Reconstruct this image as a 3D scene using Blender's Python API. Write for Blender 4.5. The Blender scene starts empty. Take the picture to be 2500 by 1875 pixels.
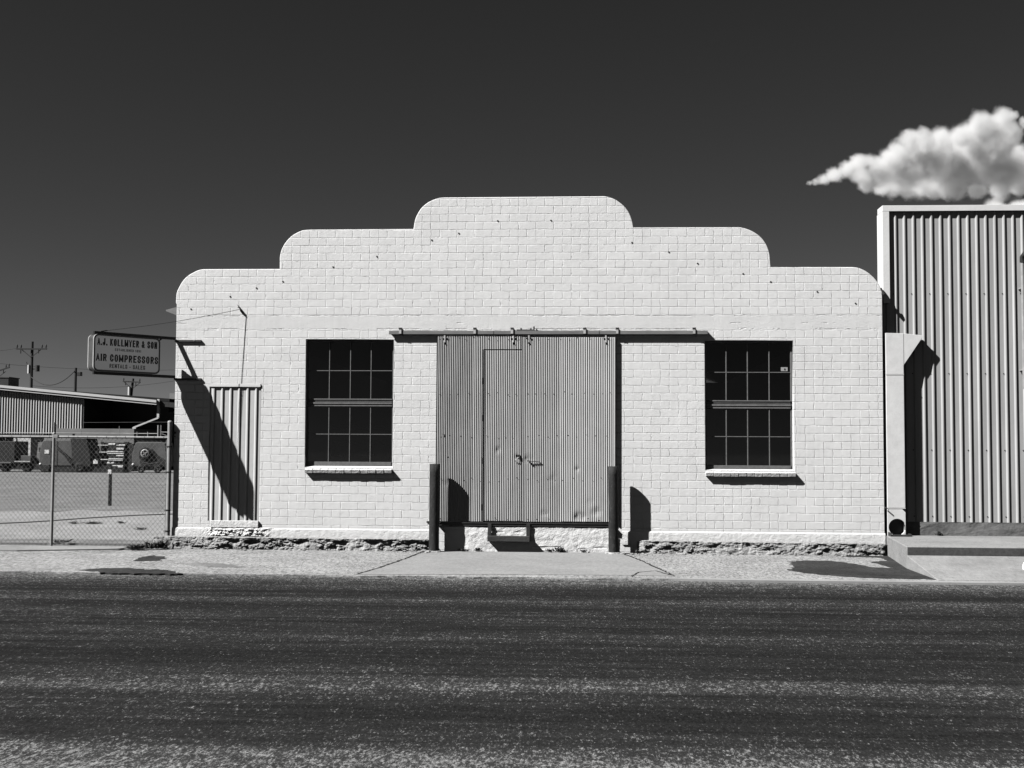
import bpy, bmesh, math, random
from math import radians, sin, cos, pi, sqrt, tan, atan2
from mathutils import Vector, Matrix, noise as mnoise
random.seed(7)
SC = bpy.context.scene
COL = SC.collection

# ------------------------------------------------------------------ camera
F, D, CX, CZ = 3000.0, 21.1, 1.14, 1.72
PITCH, YAW, ROLL = radians(3.1135), radians(3.366), radians(0.311)
fw = Vector((-sin(YAW)*cos(PITCH), cos(YAW)*cos(PITCH), sin(PITCH)))
rt = Vector((cos(YAW), sin(YAW), 0)); up = rt.cross(fw)
rt2 = rt*cos(ROLL) + up*sin(ROLL); up2 = up*cos(ROLL) - rt*sin(ROLL)
CAM = Vector((CX, -D, CZ))
cam = bpy.data.cameras.new('camera'); camo = bpy.data.objects.new('camera', cam); COL.objects.link(camo)
m = Matrix((rt2, up2, -fw)).transposed().to_4x4(); m.translation = CAM
camo.matrix_world = m
cam.sensor_width = 36; cam.lens = F/2500*36; cam.clip_start = .1; cam.clip_end = 6000
SC.camera = camo

# ------------------------------------------------------------------ sun, sky, exposure
SUNV = Vector((-1.88, -1.0, 2.04)).normalized()          # towards the sun
el = math.asin(SUNV.z); az = atan2(SUNV.x, SUNV.y)
sl = bpy.data.lights.new('sun', 'SUN'); sl.energy = 5.0; sl.angle = radians(.5); sl.color = (1, .992, .98)
so = bpy.data.objects.new('sun', sl); COL.objects.link(so)
so.rotation_euler = (-SUNV).to_track_quat('-Z', 'Y').to_euler(); so.location = (-30, -20, 40)
w = bpy.data.worlds.new('World'); SC.world = w; w.use_nodes = True
nt = w.node_tree; nt.nodes.clear()
sky = nt.nodes.new('ShaderNodeTexSky'); sky.sky_type = 'NISHITA'; sky.sun_disc = False
sky.sun_elevation = el; sky.sun_rotation = az; sky.altitude = 900; sky.air_density = .8; sky.dust_density = .25; sky.ozone_density = 1.2
sep = nt.nodes.new('ShaderNodeSeparateColor'); pw = nt.nodes.new('ShaderNodeMath'); pw.operation = 'POWER'; pw.inputs[1].default_value = 1.25; SKYK = .25
bg = nt.nodes.new('ShaderNodeBackground'); bg.inputs['Strength'].default_value = .05
wo = nt.nodes.new('ShaderNodeOutputWorld')
nt.links.new(sky.outputs[0], sep.inputs[0]); nt.links.new(sep.outputs['Red'], pw.inputs[0])   # the red filter of the black-and-white picture
ml = nt.nodes.new('ShaderNodeMath'); ml.operation = 'MULTIPLY'; ml.inputs[1].default_value = SKYK; nt.links.new(pw.outputs[0], ml.inputs[0]); nt.links.new(ml.outputs[0], bg.inputs['Color']); nt.links.new(bg.outputs[0], wo.inputs['Surface'])
SC.view_settings.view_transform = 'Standard'; SC.view_settings.look = 'None'
SC.view_settings.gamma = 1; SC.view_settings.exposure = .78
SC.cycles.max_bounces = 8; SC.cycles.volume_bounces = 3; SC.cycles.diffuse_bounces = 0

# ------------------------------------------------------------------ helpers
def ray(px, py):
    return fw + rt2*((px-1250)/F) - up2*((py-937.5)/F)
def W(px, py, v=0.0):            # point on the vertical plane v metres in front of the facade (the facade is y = 0)
    d = ray(px, py); return CAM + d*((-v+D)/d.y)
def G(px, py, z=0.0):            # point on the horizontal plane z
    d = ray(px, py); return CAM + d*((z-CZ)/d.z)

def tag(o, label=None, cat=None, group=None, kind=None):
    if label: o['label'] = label
    if cat: o['category'] = cat
    if group: o['group'] = group
    if kind: o['kind'] = kind
    return o
def thing(name, label, cat, loc=(0, 0, 0), rz=0, group=None):
    o = bpy.data.objects.new(name, None); COL.objects.link(o); o.empty_display_size = .2
    o.location = loc; o.rotation_euler = (0, 0, rz)
    return tag(o, label, cat, group)
def copy_tree(o, parent=None):
    c = o.copy(); COL.objects.link(c); c.parent = parent
    for ch in o.children: copy_tree(ch, c)
    return c

class MB:
    def __init__(s): s.v = []; s.f = []; s.sm = []
    def add(s, vs, fs, smooth=False):
        n = len(s.v); s.v += [tuple(v) for v in vs]; s.f += [tuple(i+n for i in f) for f in fs]; s.sm += [smooth]*len(fs); return s
    def box(s, a, b, M=None):
        x0, y0, z0 = min(a[0], b[0]), min(a[1], b[1]), min(a[2], b[2]); x1, y1, z1 = max(a[0], b[0]), max(a[1], b[1]), max(a[2], b[2])
        vs = [Vector(p) for p in ((x0,y0,z0),(x1,y0,z0),(x1,y1,z0),(x0,y1,z0),(x0,y0,z1),(x1,y0,z1),(x1,y1,z1),(x0,y1,z1))]
        if M: vs = [M @ p for p in vs]
        return s.add(vs, [(0,3,2,1),(4,5,6,7),(0,1,5,4),(1,2,6,5),(2,3,7,6),(3,0,4,7)])
    def bar(s, p, q, w_, h_, upv=(0,0,1)):       # rectangular bar between two points
        p = Vector(p); q = Vector(q); d = (q-p); L = d.length; d.normalize(); u = Vector(upv)
        if abs(d.dot(u)) > .98: u = Vector((1,0,0))
        r = d.cross(u).normalized(); u = r.cross(d)
        vs = []
        for t in (p, q):
            for a, b in ((-1,-1),(1,-1),(1,1),(-1,1)): vs.append(t + r*a*w_/2 + u*b*h_/2)
        return s.add(vs, [(3,2,1,0),(4,5,6,7),(0,1,5,4),(1,2,6,5),(2,3,7,6),(3,0,4,7)])
    def tube(s, pts, r, n=8, cap=True, r2=None):
        pts = [Vector(p) for p in pts]; k = len(pts); rings = []
        for i, p in enumerate(pts):
            d = (pts[min(i+1, k-1)]-pts[max(i-1, 0)]).normalized()
            u = Vector((0,0,1)) if abs(d.z) < .95 else Vector((0,1,0))
            a = d.cross(u).normalized(); b = a.cross(d)
            rr = r if r2 is None else r+(r2-r)*i/(k-1)
            if isinstance(r, (list, tuple)): rr = r[i]
            rings.append([p + a*cos(2*pi*j/n)*rr + b*sin(2*pi*j/n)*rr for j in range(n)])
        vs = [v for R in rings for v in R]; fs = []
        for i in range(k-1):
            for j in range(n): fs.append((i*n+j, (i+1)*n+j, (i+1)*n+(j+1) % n, i*n+(j+1) % n))
        s.add(vs, fs, True)
        if cap:
            s.add(rings[0], [tuple(range(n))]); s.add(rings[-1], [tuple(range(n))[::-1]])
        return s
    def prism(s, poly, axis, a, b):              # poly of 2D points; axis 'y': (x,z) ; 'x': (y,z); 'z': (x,y)
        def P(p, t): return (p[0], t, p[1]) if axis == 'y' else ((t, p[0], p[1]) if axis == 'x' else (p[0], p[1], t))
        n = len(poly); vs = [P(p, a) for p in poly]+[P(p, b) for p in poly]
        return s.add(vs, [tuple(range(n)), tuple(range(2*n-1, n-1, -1))]+[(i, i+n, (i+1) % n+n, (i+1) % n) for i in range(n)])
    def lathe(s, prof, c, axis='y', n=20):       # prof: (radius, offset along axis)
        vs = []; c = Vector(c)
        for r, t in prof:
            for j in range(n):
                a = 2*pi*j/n; u, q = r*cos(a), r*sin(a)
                vs.append(c + (Vector((u, t, q)) if axis == 'y' else Vector((t, u, q)) if axis == 'x' else Vector((u, q, t))))
        fs = [(i*n+j, i*n+(j+1) % n, (i+1)*n+(j+1) % n, (i+1)*n+j) for i in range(len(prof)-1) for j in range(n)]
        return s.add(vs, fs, True)
    def build(s, name, mt, parent=None, bevel=0, world=True):
        me = bpy.data.meshes.new(name); me.from_pydata(s.v, [], s.f); me.update()
        me.polygons.foreach_set('use_smooth', s.sm)
        bm = bmesh.new(); bm.from_mesh(me); bmesh.ops.recalc_face_normals(bm, faces=bm.faces); bm.to_mesh(me); bm.free()
        me.materials.append(mt)
        o = bpy.data.objects.new(name, me); COL.objects.link(o)
        if parent is not None:
            o.parent = parent
            if world: o.matrix_parent_inverse = wm(parent).inverted()
        if bevel:
            b = o.modifiers.new('bevel', 'BEVEL'); b.width = bevel; b.segments = 2; b.limit_method = 'ANGLE'; b.angle_limit = radians(40)
        return o
def wm(o):
    M = Matrix.LocRotScale(o.location, o.rotation_euler, o.scale)
    return (wm(o.parent) @ o.matrix_parent_inverse @ M) if o.parent else M

# ------------------------------------------------------------------ materials
class N:
    def __init__(s, name):
        s.m = bpy.data.materials.new(name); s.m.use_nodes = True; s.t = s.m.node_tree
        s.b = s.t.nodes['Principled BSDF']; s.out = s.t.nodes['Material Output']
    def n(s, typ, ins=None, **kw):
        x = s.t.nodes.new(typ)
        for k, v in kw.items(): setattr(x, k, v)
        for k, v in (ins or {}).items():
            if hasattr(v, 'is_output'): s.t.links.new(v, x.inputs[k])
            else: x.inputs[k].default_value = v
        return x
    def math(s, op, a, b=0.0, c=0.0, clamp=False):
        return s.n('ShaderNodeMath', {0: a, 1: b, 2: c}, operation=op, use_clamp=clamp).outputs[0]
    def coord(s): return s.n('ShaderNodeTexCoord').outputs['Object']
    def mapped(s, sc, co=None): return s.n('ShaderNodeMapping', {'Vector': co or s.coord(), 'Scale': sc}).outputs[0]
    def noise(s, vec, scale, detail=4, rough=.55, dist=0): return s.n('ShaderNodeTexNoise', {'Vector': vec, 'Scale': scale, 'Detail': detail, 'Roughness': rough, 'Distortion': dist}).outputs['Fac']
    def mr(s, v, a, b, c=0.0, d=1.0, typ='LINEAR'):
        return s.n('ShaderNodeMapRange', {'Value': v, 'From Min': a, 'From Max': b, 'To Min': c, 'To Max': d}, interpolation_type=typ).outputs[0]
    def mix(s, f, a, b):                          # scalar mix
        return s.math('ADD', s.math('MULTIPLY', a, s.math('SUBTRACT', 1.0, f)), s.math('MULTIPLY', b, f))
    def link(s, sock, name): s.t.links.new(sock, s.b.inputs[name])
    def bump(s, h, strength, dist, normal=None):
        ins = {'Height': h, 'Strength': strength, 'Distance': dist}
        if normal: ins['Normal'] = normal
        return s.n('ShaderNodeBump', ins).outputs[0]

def plain(name, v, rough=.7, var=.25, scale=6, metal=0, bump=0, bscale=60, stretch=(1,1,1), spec=.3, speck=0):
    """grey material with mottling, fine grain and a little relief"""
    k = N(name); co = k.mapped(stretch)
    a = k.noise(co, scale, 5, .6); b = k.noise(co, scale*9, 3, .6)
    f = k.math('ADD', k.math('MULTIPLY', a, .7), k.math('MULTIPLY', b, .3))
    col = k.mr(f, .3, .7, v*(1-var), v*(1+var))
    if speck:
        s_ = k.noise(co, scale*4, 2, .5); col = k.mix(k.mr(s_, .62, .68), col, v*speck)
    k.link(col, 'Base Color'); k.b.inputs['Roughness'].default_value = rough; k.b.inputs['Metallic'].default_value = metal
    k.b.inputs['Specular IOR Level'].default_value = spec
    if bump: k.link(k.bump(k.noise(k.coord(), bscale, 4, .6), bump, .01), 'Normal')
    return k.m

# --- painted tile wall
BH, BL = .1352, .3055
def brick_material(name, zb0, zb1, zoff):
    k = N(name); co = k.coord()
    sp = k.n('ShaderNodeSeparateXYZ', {0: co})
    wob = k.n('ShaderNodeTexNoise', {'Vector': co, 'Scale': 5.5, 'Detail': 3, 'Roughness': .6})
    wsep = k.n('ShaderNodeSeparateColor', {0: wob.outputs['Color']})
    wob2 = k.n('ShaderNodeTexNoise', {'Vector': co, 'Scale': 26, 'Detail': 2, 'Roughness': .5})
    w2 = k.n('ShaderNodeSeparateColor', {0: wob2.outputs['Color']})
    zz = k.math('SUBTRACT', sp.outputs[2], zoff)
    x = k.math('ADD', sp.outputs[0], k.math('MULTIPLY', k.math('SUBTRACT', wsep.outputs[0], .5), .05))
    x = k.math('ADD', x, k.math('MULTIPLY', k.math('SUBTRACT', w2.outputs[0], .5), .014))
    z = k.math('ADD', zz, k.math('MULTIPLY', k.math('SUBTRACT', wsep.outputs[1], .5), .022))
    z = k.math('ADD', z, k.math('MULTIPLY', k.math('SUBTRACT', w2.outputs[1], .5), .010))
    v = k.n('ShaderNodeCombineXYZ', {0: x, 1: z}).outputs[0]
    def br(width, off, mort):
        q = k.n('ShaderNodeTexBrick', {'Vector': v, 'Color1': (0,0,0,1), 'Color2': (1,1,1,1), 'Mortar': (.5,.5,.5,1), 'Scale': 1.0, 'Mortar Size': mort, 'Mortar Smooth': .6, 'Bias': 0.0, 'Brick Width': width, 'Row Height': BH})
        q.offset = off; q.squash = 1; return q
    a = br(BL, .5, .0085); b = br(BL/2, 0.0, .006)
    # some courses are laid of half tiles
    row = k.math('FLOOR', k.math('DIVIDE', z, BH)); cell = k.math('FLOOR', k.math('DIVIDE', x, BL*1.0))
    wn = k.n('ShaderNodeTexWhiteNoise', {'Vector': k.n('ShaderNodeCombineXYZ', {0: cell, 1: row}).outputs[0]}, noise_dimensions='2D').outputs['Value']
    half = k.math('GREATER_THAN', wn, .72)
    mort = k.math('MAXIMUM', a.outputs['Fac'], k.math('MULTIPLY', b.outputs['Fac'], half))
    tile = k.n('ShaderNodeSeparateColor', {0: a.outputs['Color']}).outputs[0]
    tile = k.math('MULTIPLY', tile, k.math('SUBTRACT', 1.0, mort))
    # joints: part of them are filled flush with paint
    fill = k.mr(k.noise(co, 3.1, 4, .65), .42, .60, .12, 1.0)
    mort = k.math('MULTIPLY', mort, fill)
    inband = k.math('MULTIPLY', k.math('GREATER_THAN', sp.outputs[2], zb0), k.math('LESS_THAN', sp.outputs[2], zb1))
    keep = k.math('SUBTRACT', 1.0, inband)
    h = k.math('MULTIPLY', k.math('ADD', k.math('MULTIPLY', mort, -.95), k.math('MULTIPLY', tile, .62)), keep)
    edge = 0.0
    for ze in (zb0, zb1, zb0+.10):
        dz_ = k.math('ABSOLUTE', k.math('SUBTRACT', k.math('ADD', sp.outputs[2], k.math('MULTIPLY', k.math('SUBTRACT', k.noise(co, 4.0, 5, .7), .5), .07)), ze))
        e1 = k.math('MULTIPLY', k.mr(dz_, .002, .010, 1, 0), k.mr(k.noise(k.mapped((1, 1, .4)), 1.7 if ze != zb0+.10 else .9, 5, .75), .50 if ze != zb0+.10 else .56, .60))
        edge = k.math('MAXIMUM', edge, e1)
    h = k.math('SUBTRACT', h, k.math('MULTIPLY', edge, 1.4))
    n1 = k.noise(co, 9, 5, .6); n2 = k.noise(k.mapped((1, 1, 3)), 22, 6, .7); n3 = k.noise(co, 80, 3, .6)
    rough = k.math('MULTIPLY', k.math('ABSOLUTE', k.math('SUBTRACT', n2, .5)), k.mr(inband, 0, 1, .5, 1.5))
    h = k.math('ADD', h, k.math('MULTIPLY', n1, .45)); h = k.math('ADD', h, rough)
    h = k.math('ADD', h, k.math('MULTIPLY', n3, .10))
    k.link(k.bump(h, 1.0, .0095), 'Normal')
    # paint: white, a little dirt in the joints, faint rain streaks
    st = k.noise(k.mapped((14, 14, .7)), 1.0, 4, .6); pt = k.noise(co, 1.3, 5, .6)
    col = k.mr(pt, .3, .7, .745, .80); col = k.math('MULTIPLY', col, k.mr(st, .35, .8, 1.0, .93))
    col = k.math('MULTIPLY', col, k.math('SUBTRACT', 1.0, k.math('MULTIPLY', k.math('MULTIPLY', mort, keep), .03)))
    col = k.math('MULTIPLY', col, k.mr(tile, 0, 1, 1.0, .97)); col = k.math('MULTIPLY', col, k.math('SUBTRACT', 1.0, k.math('MULTIPLY', edge, .22)))
    # small chips and hairline cracks
    ck = k.noise(k.mapped((1, 1, 2.4)), 3.0, 8, .7, .4)
    crack = k.mr(k.math('ABSOLUTE', k.math('SUBTRACT', ck, .5)), 0, .004, 1, 0)
    crack = k.math('MULTIPLY', crack, k.mr(k.noise(co, 1.1, 2), .56, .62)); col = k.math('MULTIPLY', col, k.math('SUBTRACT', 1.0, k.math('MULTIPLY', crack, .45)))
    k.link(col, 'Base Color'); k.b.inputs['Roughness'].default_value = .62; k.b.inputs['Specular IOR Level'].default_value = .25
    return k.m

zb0 = W(1300, 803).z; zb1 = W(1300, 771).z
M = {}
M['brick'] = brick_material('painted_tile_wall', zb0, zb1, W(600, 657).z)
def white_plaster():
    k = N('white_plaster'); co = k.coord(); n1 = k.noise(co, 14, 8, .7); n2 = k.noise(co, 3, 4)
    col = k.mr(n2, .3, .7, .70, .78); chips = k.mr(k.noise(co, 24, 5, .7), .66, .70)
    low = k.mr(k.n('ShaderNodeSeparateXYZ', {0: co}).outputs[2], .02, .14, 1, .15)
    col = k.mix(k.math('MULTIPLY', chips, low), col, .12)
    k.link(col, 'Base Color'); k.b.inputs['Roughness'].default_value = .8; k.link(k.bump(n1, .7, .03), 'Normal'); return k.m
M['plaster'] = white_plaster()
M['white'] = plain('white_painted_metal', .72, .5, .06, 3, bump=.15, bscale=20)
M['white2'] = plain('galvanised_white_duct', .70, .45, .10, 5, bump=.2, bscale=9)
M['panel'] = plain('pale_panel_paint', .40, .5, .17, 2.2, stretch=(1.4, 1, .12), bump=.1, bscale=14)
M['panel_white'] = plain('white_ribbed_panel', .55, .5, .12, 5, stretch=(1, 1, .3), bump=.1, bscale=14)
M['galv'] = plain('galvanised_corrugated', .50, .42, .16, 2.5, stretch=(1.5, 1, .5), bump=.08, bscale=20)
M['galv_dark'] = plain('weathered_corrugated', .40, .42, .2, 2.5, stretch=(1.5, 1, .5), bump=.08, bscale=20)
M['galv_pale'] = plain('pale_corrugated', .58, .42, .12, 2.5, stretch=(1.5, 1, .5), bump=.08, bscale=20)
M['steel'] = plain('grey_steel_track', .20, .5, .25, 8, stretch=(.3, 1, 1))
M['dark_steel'] = plain('dark_weathered_steel', .035, .6, .5, 9, bump=.3, bscale=40)
M['rust'] = plain('rusty_dark_pipe', .020, .75, .75, 7, stretch=(1, 1, .35), bump=.5, bscale=30, speck=2.2)
M['black'] = plain('black_paint', .012, .5, .3, 8)
M['sash'] = plain('sash_paint', .17, .5, .3, 20)
M['wood_dark'] = plain('dark_weathered_wood', .05, .85, .6, 6, stretch=(.3, 1, 3), bump=.6, bscale=30)
M['pole_wood'] = plain('pole_wood', .035, .85, .3, 1)
M['interior'] = plain('dim_interior', .05, .9, .3, 2)
M['board'] = plain('stored_boards', .10, .8, .7, 9, stretch=(.4, 1, 4))
M['zinc'] = plain('galvanised_pipe', .30, .45, .25, 9, bump=.15, bscale=50)
M['wire'] = plain('chain_link_wire', .16, .5, .3, 6)
M['rubber'] = plain('tyre_rubber', .015, .85, .3, 10)
M['machine'] = plain('faded_machine_paint', .085, .6, .4, 1.2, bump=.2, bscale=5)
M['machine_dark'] = plain('dark_machine_paint', .018, .6, .4, 2)
M['chrome'] = plain('bright_metal_rod', .45, .35, .2, 5)
M['far_white'] = plain('far_white_sheet', .55, .6, .08, .5)
M['far_concrete'] = plain('far_concrete', .20, .9, .3, .6, stretch=(.4, 1, 1.6), bump=.3, bscale=4)
M['leaf'] = plain('weed_leaf', .07, .8, .5, 30)
M['label_paper'] = plain('sticker_paper', .35, .7, .1, 40)
M['sign_face'] = plain('sign_face_plastic', .50, .35, .05, 2)
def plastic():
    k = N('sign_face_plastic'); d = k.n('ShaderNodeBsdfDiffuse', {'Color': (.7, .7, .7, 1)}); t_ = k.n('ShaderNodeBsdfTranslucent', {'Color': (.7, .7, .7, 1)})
    k.t.nodes.remove(k.b); em = k.n('ShaderNodeEmission', {'Color': (1, 1, 1, 1), 'Strength': .045})   # added glow with no lamp inside, brightens the shaded face
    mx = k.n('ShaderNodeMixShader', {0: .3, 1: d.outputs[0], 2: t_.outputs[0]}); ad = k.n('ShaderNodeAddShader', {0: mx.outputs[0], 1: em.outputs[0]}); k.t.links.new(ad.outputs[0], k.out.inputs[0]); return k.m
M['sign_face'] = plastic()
M['cabinet'] = plain('sign_cabinet_metal', .07, .5, .4, 6)
M['letter'] = plain('sign_letter_vinyl', .012, .4, .1, 10)
M['retainer'] = plain('sign_retainer_metal', .32, .4, .2, 5)

def glass_mat():
    k = N('window_glass'); b = k.b; k.t.nodes.remove(b)
    tr = k.n('ShaderNodeBsdfTransparent', {'Color': (.55, .55, .55, 1)}); gl = k.n('ShaderNodeBsdfGlossy', {'Color': (.9, .9, .9, 1), 'Roughness': .03})
    fr = k.n('ShaderNodeFresnel', {'IOR': 1.45}); mx = k.n('ShaderNodeMixShader', {0: fr.outputs[0], 1: tr.outputs[0], 2: gl.outputs[0]})
    k.t.links.new(mx.outputs[0], k.out.inputs[0]); return k.m
M['glass'] = glass_mat()

def concrete(name, v, var, crackw=.0, grain=.3, speck=0.0, b=.5, scale=1.0):
    k = N(name); co = k.coord(); a = k.noise(co, .9*scale, 6, .65); f = k.noise(k.mapped((1, .30, 1)), 15*scale, 5, .92); g = k.noise(k.mapped((1, .28, 1)), 24*scale, 4, .9)
    col = k.mr(a, .3, .7, v*(1-var), v*(1+var))
    col = k.math('MULTIPLY', col, k.mr(f, .32, .68, 1-grain, 1+grain))
    if speck: col = k.math('MULTIPLY', col, k.mr(g, .50, .62, 1.0, 1-speck))
    if crackw:
        c = k.noise(co, .55, 8, .62, .6); cr = k.mr(k.math('ABSOLUTE', k.math('SUBTRACT', c, .5)), 0, crackw, 1, 0)
        col = k.math('MULTIPLY', col, k.math('SUBTRACT', 1.0, k.math('MULTIPLY', cr, .7)))
    k.link(col, 'Base Color'); k.b.inputs['Roughness'].default_value = .9; k.b.inputs['Specular IOR Level'].default_value = .15
    k.link(k.bump(k.math('ADD', f, g), b, .012), 'Normal'); return k.m
M['apron'] = concrete('rough_apron_concrete', .33, .20, .0026, .55, .75, .9)
M['drive'] = concrete('smooth_drive_concrete', .27, .12, .0, .16, .12, .25)
M['slab'] = concrete('slab_concrete', .27, .20, .0012, .16, .15, .3)
M['old_concrete'] = concrete('old_concrete', .21, .35, .0, .3, .3, .8, 1.2)
M['yard'] = concrete('yard_concrete', .27, .20, .0012, .12, .15, .5)
M['patch'] = concrete('asphalt_patch', .038, .45, .0, .60, .4, .8)
M['dirt'] = concrete('dry_ground', .20, .25, .0, .25, .2, .8, .5)
M['gutter'] = concrete('gutter_concrete', .30, .12, .0, .12, .0, .3)
M['rubble'] = concrete('rubble_footing', .36, .30, .0, .35, .35, 1.0)

M['crack'] = plain('crack_dirt', .02, .95, .5, 20)
M['slab_edge'] = concrete('stained_slab_edge', .085, .30, .0, .3, .2, .5)
M['yard_far'] = concrete('worn_yard_asphalt', .17, .30, .0, .2, .15, .4, .6)

def road():
    k = N('road_asphalt'); co = k.coord(); sp = k.n('ShaderNodeSeparateXYZ', {0: co}); y = sp.outputs[1]
    wob = k.math('MULTIPLY', k.math('SUBTRACT', k.noise(k.mapped((.10, .5, 1)), 1.0, 3), .5), 1.3)
    yy = k.math('ADD', y, wob)
    rp = k.n('ShaderNodeValToRGB', {0: k.mr(yy, -16, -4.2, 0, 1)})
    stops = [(0, .30), (.05, .22), (.105, .70), (.165, .74), (.20, .28), (.26, .08), (.315, .26), (.345, .62), (.385, .22), (.47, .06), (.55, .30), (.60, .08), (.68, .28), (.73, .08), (.79, .42), (.835, .06), (.89, .30), (.945, .62), (1, .95)]
    e = rp.color_ramp.elements
    while len(e) < len(stops): e.new(.5)
    for i, (p, c) in enumerate(stops): e[i].position = p; e[i].color = (c, c, c, 1)
    band = k.n('ShaderNodeSeparateColor', {0: rp.outputs[0]}).outputs[0]
    st = k.noise(k.mapped((.22, 4.5, 1)), 1.0, 6, .66); st2 = k.noise(k.mapped((2.0, 16.0, 1)), 1.0, 3, .6); pt = k.noise(k.mapped((.5, 1.0, 1)), 1.6, 4, .6)
    dens = k.math('ADD', band, k.math('MULTIPLY', k.math('SUBTRACT', st, .5), 1.15))
    dens = k.math('ADD', dens, k.math('MULTIPLY', k.math('SUBTRACT', st2, .5), .45))
    dens = k.math('ADD', dens, k.math('MULTIPLY', k.math('SUBTRACT', pt, .5), .45), clamp=True)
    g1 = k.noise(k.mapped((1, .42, 1)), 30, 5, .95, .3); g2 = k.noise(k.mapped((1, .35, 1)), 62, 3, .8); g3 = k.noise(k.mapped((1, .20, 1)), 11, 4, .95)
    g = k.math('ADD', k.math('ADD', k.math('MULTIPLY', g1, .48), k.math('MULTIPLY', g2, .38)), k.math('MULTIPLY', g3, .14))
    th = k.mr(dens, 0, 1, .575, .455)
    ch = k.math('DIVIDE', k.math('SUBTRACT', g, th), .075, clamp=True)
    base = k.math('ADD', k.mr(g2, .3, .7, .008, .026), k.math('MULTIPLY', dens, .03))
    col = k.mix(ch, base, k.mr(g1, .40, .65, .09, .32))
    k.link(col, 'Base Color'); k.b.inputs['Roughness'].default_value = .95; k.b.inputs['Specular IOR Level'].default_value = .0
    k.link(k.bump(g, .5, .015), 'Normal'); return k.m
M['road'] = road()

# ------------------------------------------------------------------ ground
def sheet(name, pts, z0, z1, mt, kind='structure', label=None, cat=None):
    b = MB().prism([(p[0], p[1]) for p in pts], 'z', z0, z1); o = b.build(name, mt); tag(o, label, cat, kind=kind); return o
def grid_sheet(name, x0, x1, y0, y1, zf, mt, nx, ny):
    b = MB(); vs = [(x0+(x1-x0)*i/nx, y0+(y1-y0)*j/ny, 0) for j in range(ny+1) for i in range(nx+1)]
    vs = [(x, y, zf(x, y)) for x, y, _ in vs]
    b.add(vs, [(j*(nx+1)+i, j*(nx+1)+i+1, (j+1)*(nx+1)+i+1, (j+1)*(nx+1)+i) for j in range(ny) for i in range(nx)], True)
    o = b.build(name, mt); tag(o, kind='structure'); return o
XL = (W(429, 745).x+W(422.3, 1290).x)/2; XR = (W(2155.3, 722).x+W(2160, 1305).x)/2
sheet('ground', [(-1500, -600), (1500, -600), (1500, 2500), (-1500, 2500)], -.2, -.06, M['dirt'])
sheet('road', [(-200, -26), (200, -26), (200, -4.22), (-200, -4.22)], -.1, -.022, M['road'])
# irregular front edge of the apron where the asphalt laps over it
ap = [(-60, .6), (-60, -4.28)]
x = -12.0
while x < 12:
    ap.append((x, -4.26+.10*mnoise.noise(Vector((x*1.3, 0, 0)))+.05*mnoise.noise(Vector((x*6, 3, 0))))); x += .12
ap += [(60, -4.30), (60, .6)]
sheet('pavement', ap, -.09, 0, M['apron'])
DA, DB, DC, DE = G(1045, 1343, .004), G(1513, 1345, .004), G(1648, 1406, .004), G(868, 1403, .004)
sheet('driveway', [(DA.x, -.02), (DB.x, -.02), DC, ((DC.x+DE.x)/2, DC.y-.02), DE], -.05, .006, M['drive'])
def crack(P, wd, z=.0115, name='crack'):
    Q = [Vector((p[0], p[1], 0)) for p in P]; out = []
    for a, c in zip(Q[:-1], Q[1:]):
        n_ = max(1, int((c-a).length/.06)); out += [a.lerp(c, i/n_) for i in range(n_)]
    out.append(Q[-1]); L_, R_ = [], []
    for i, p in enumerate(out):
        d = (out[min(i+1, len(out)-1)]-out[max(i-1, 0)]).normalized(); nn = Vector((-d.y, d.x, 0)); t_ = mnoise.noise(Vector((p.x*9, p.y*9, 1))); ww = wd*(.55+.9*max(0, mnoise.noise(Vector((p.x*3, p.y*5, 7)))+.4))
        p = p+nn*.03*t_; L_.append(p+nn*ww/2); R_.append(p-nn*ww/2)
    b = MB(); n_ = len(L_); b.add([(q.x, q.y, z) for q in L_]+[(q.x, q.y, z) for q in R_], [(i, i+1, n_+i+1, n_+i) for i in range(n_-1)]); o = b.build(name, M['crack']); tag(o, kind='structure')
g2 = lambda *P: [tuple(G(px, py, .01))[:2] for px, py in P]
crack([(DA.x, -.05)]+g2((985, 1365), (930, 1384))+[(DE.x+.02, DE.y+.05)], .035)
crack([(DB.x, -.05)]+g2((1560, 1366), (1600, 1384))+[(DC.x-.02, DC.y+.05)], .030)
crack(g2((1540, 1407), (1560, 1397), (1600, 1393), (1625, 1400), (1645, 1405)), .03)
crack(g2((270, 1346), (200, 1349), (120, 1352), (0, 1356), (-60, 1358)), .03, .0255)
crack(g2((330, 1337), (280, 1343), (240, 1346)), .05, .0255); crack([tuple(G(px, py, -.02))[:2] for px, py in ((1500, 1478), (1516, 1471), (1528, 1466), (1545, 1463))], .03, -.0195)
crack(g2((560, 1352), (620, 1349), (660, 1345)), .02)
crack(g2((0, 1331), (60, 1330), (110, 1333), (180, 1330), (300, 1331)), .03, .0255)
gp = [(G(1560, 1406).x, -4.20)]
x = gp[0][0]
while x < 30: gp.append((x, -4.17+.015*mnoise.noise(Vector((x*4, 9, 0))))); x += .25
sheet('gutter', gp+[(30, -4.40), (gp[0][0]+1.2, -4.36)], -.05, .008, M['gutter'])
YG = .06
sheet('yard', [(-70, .12), (XL-.1, .12), (XL-.1, 120), (-70, 120)], -.1, YG, M['yard'])
sheet('sidewalk', [(-60, -1.05), (-8.3, -1.0), (-6.55, -.42), (-6.3, .14), (-60, .14)], -.08, .022, M['slab'])
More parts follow.
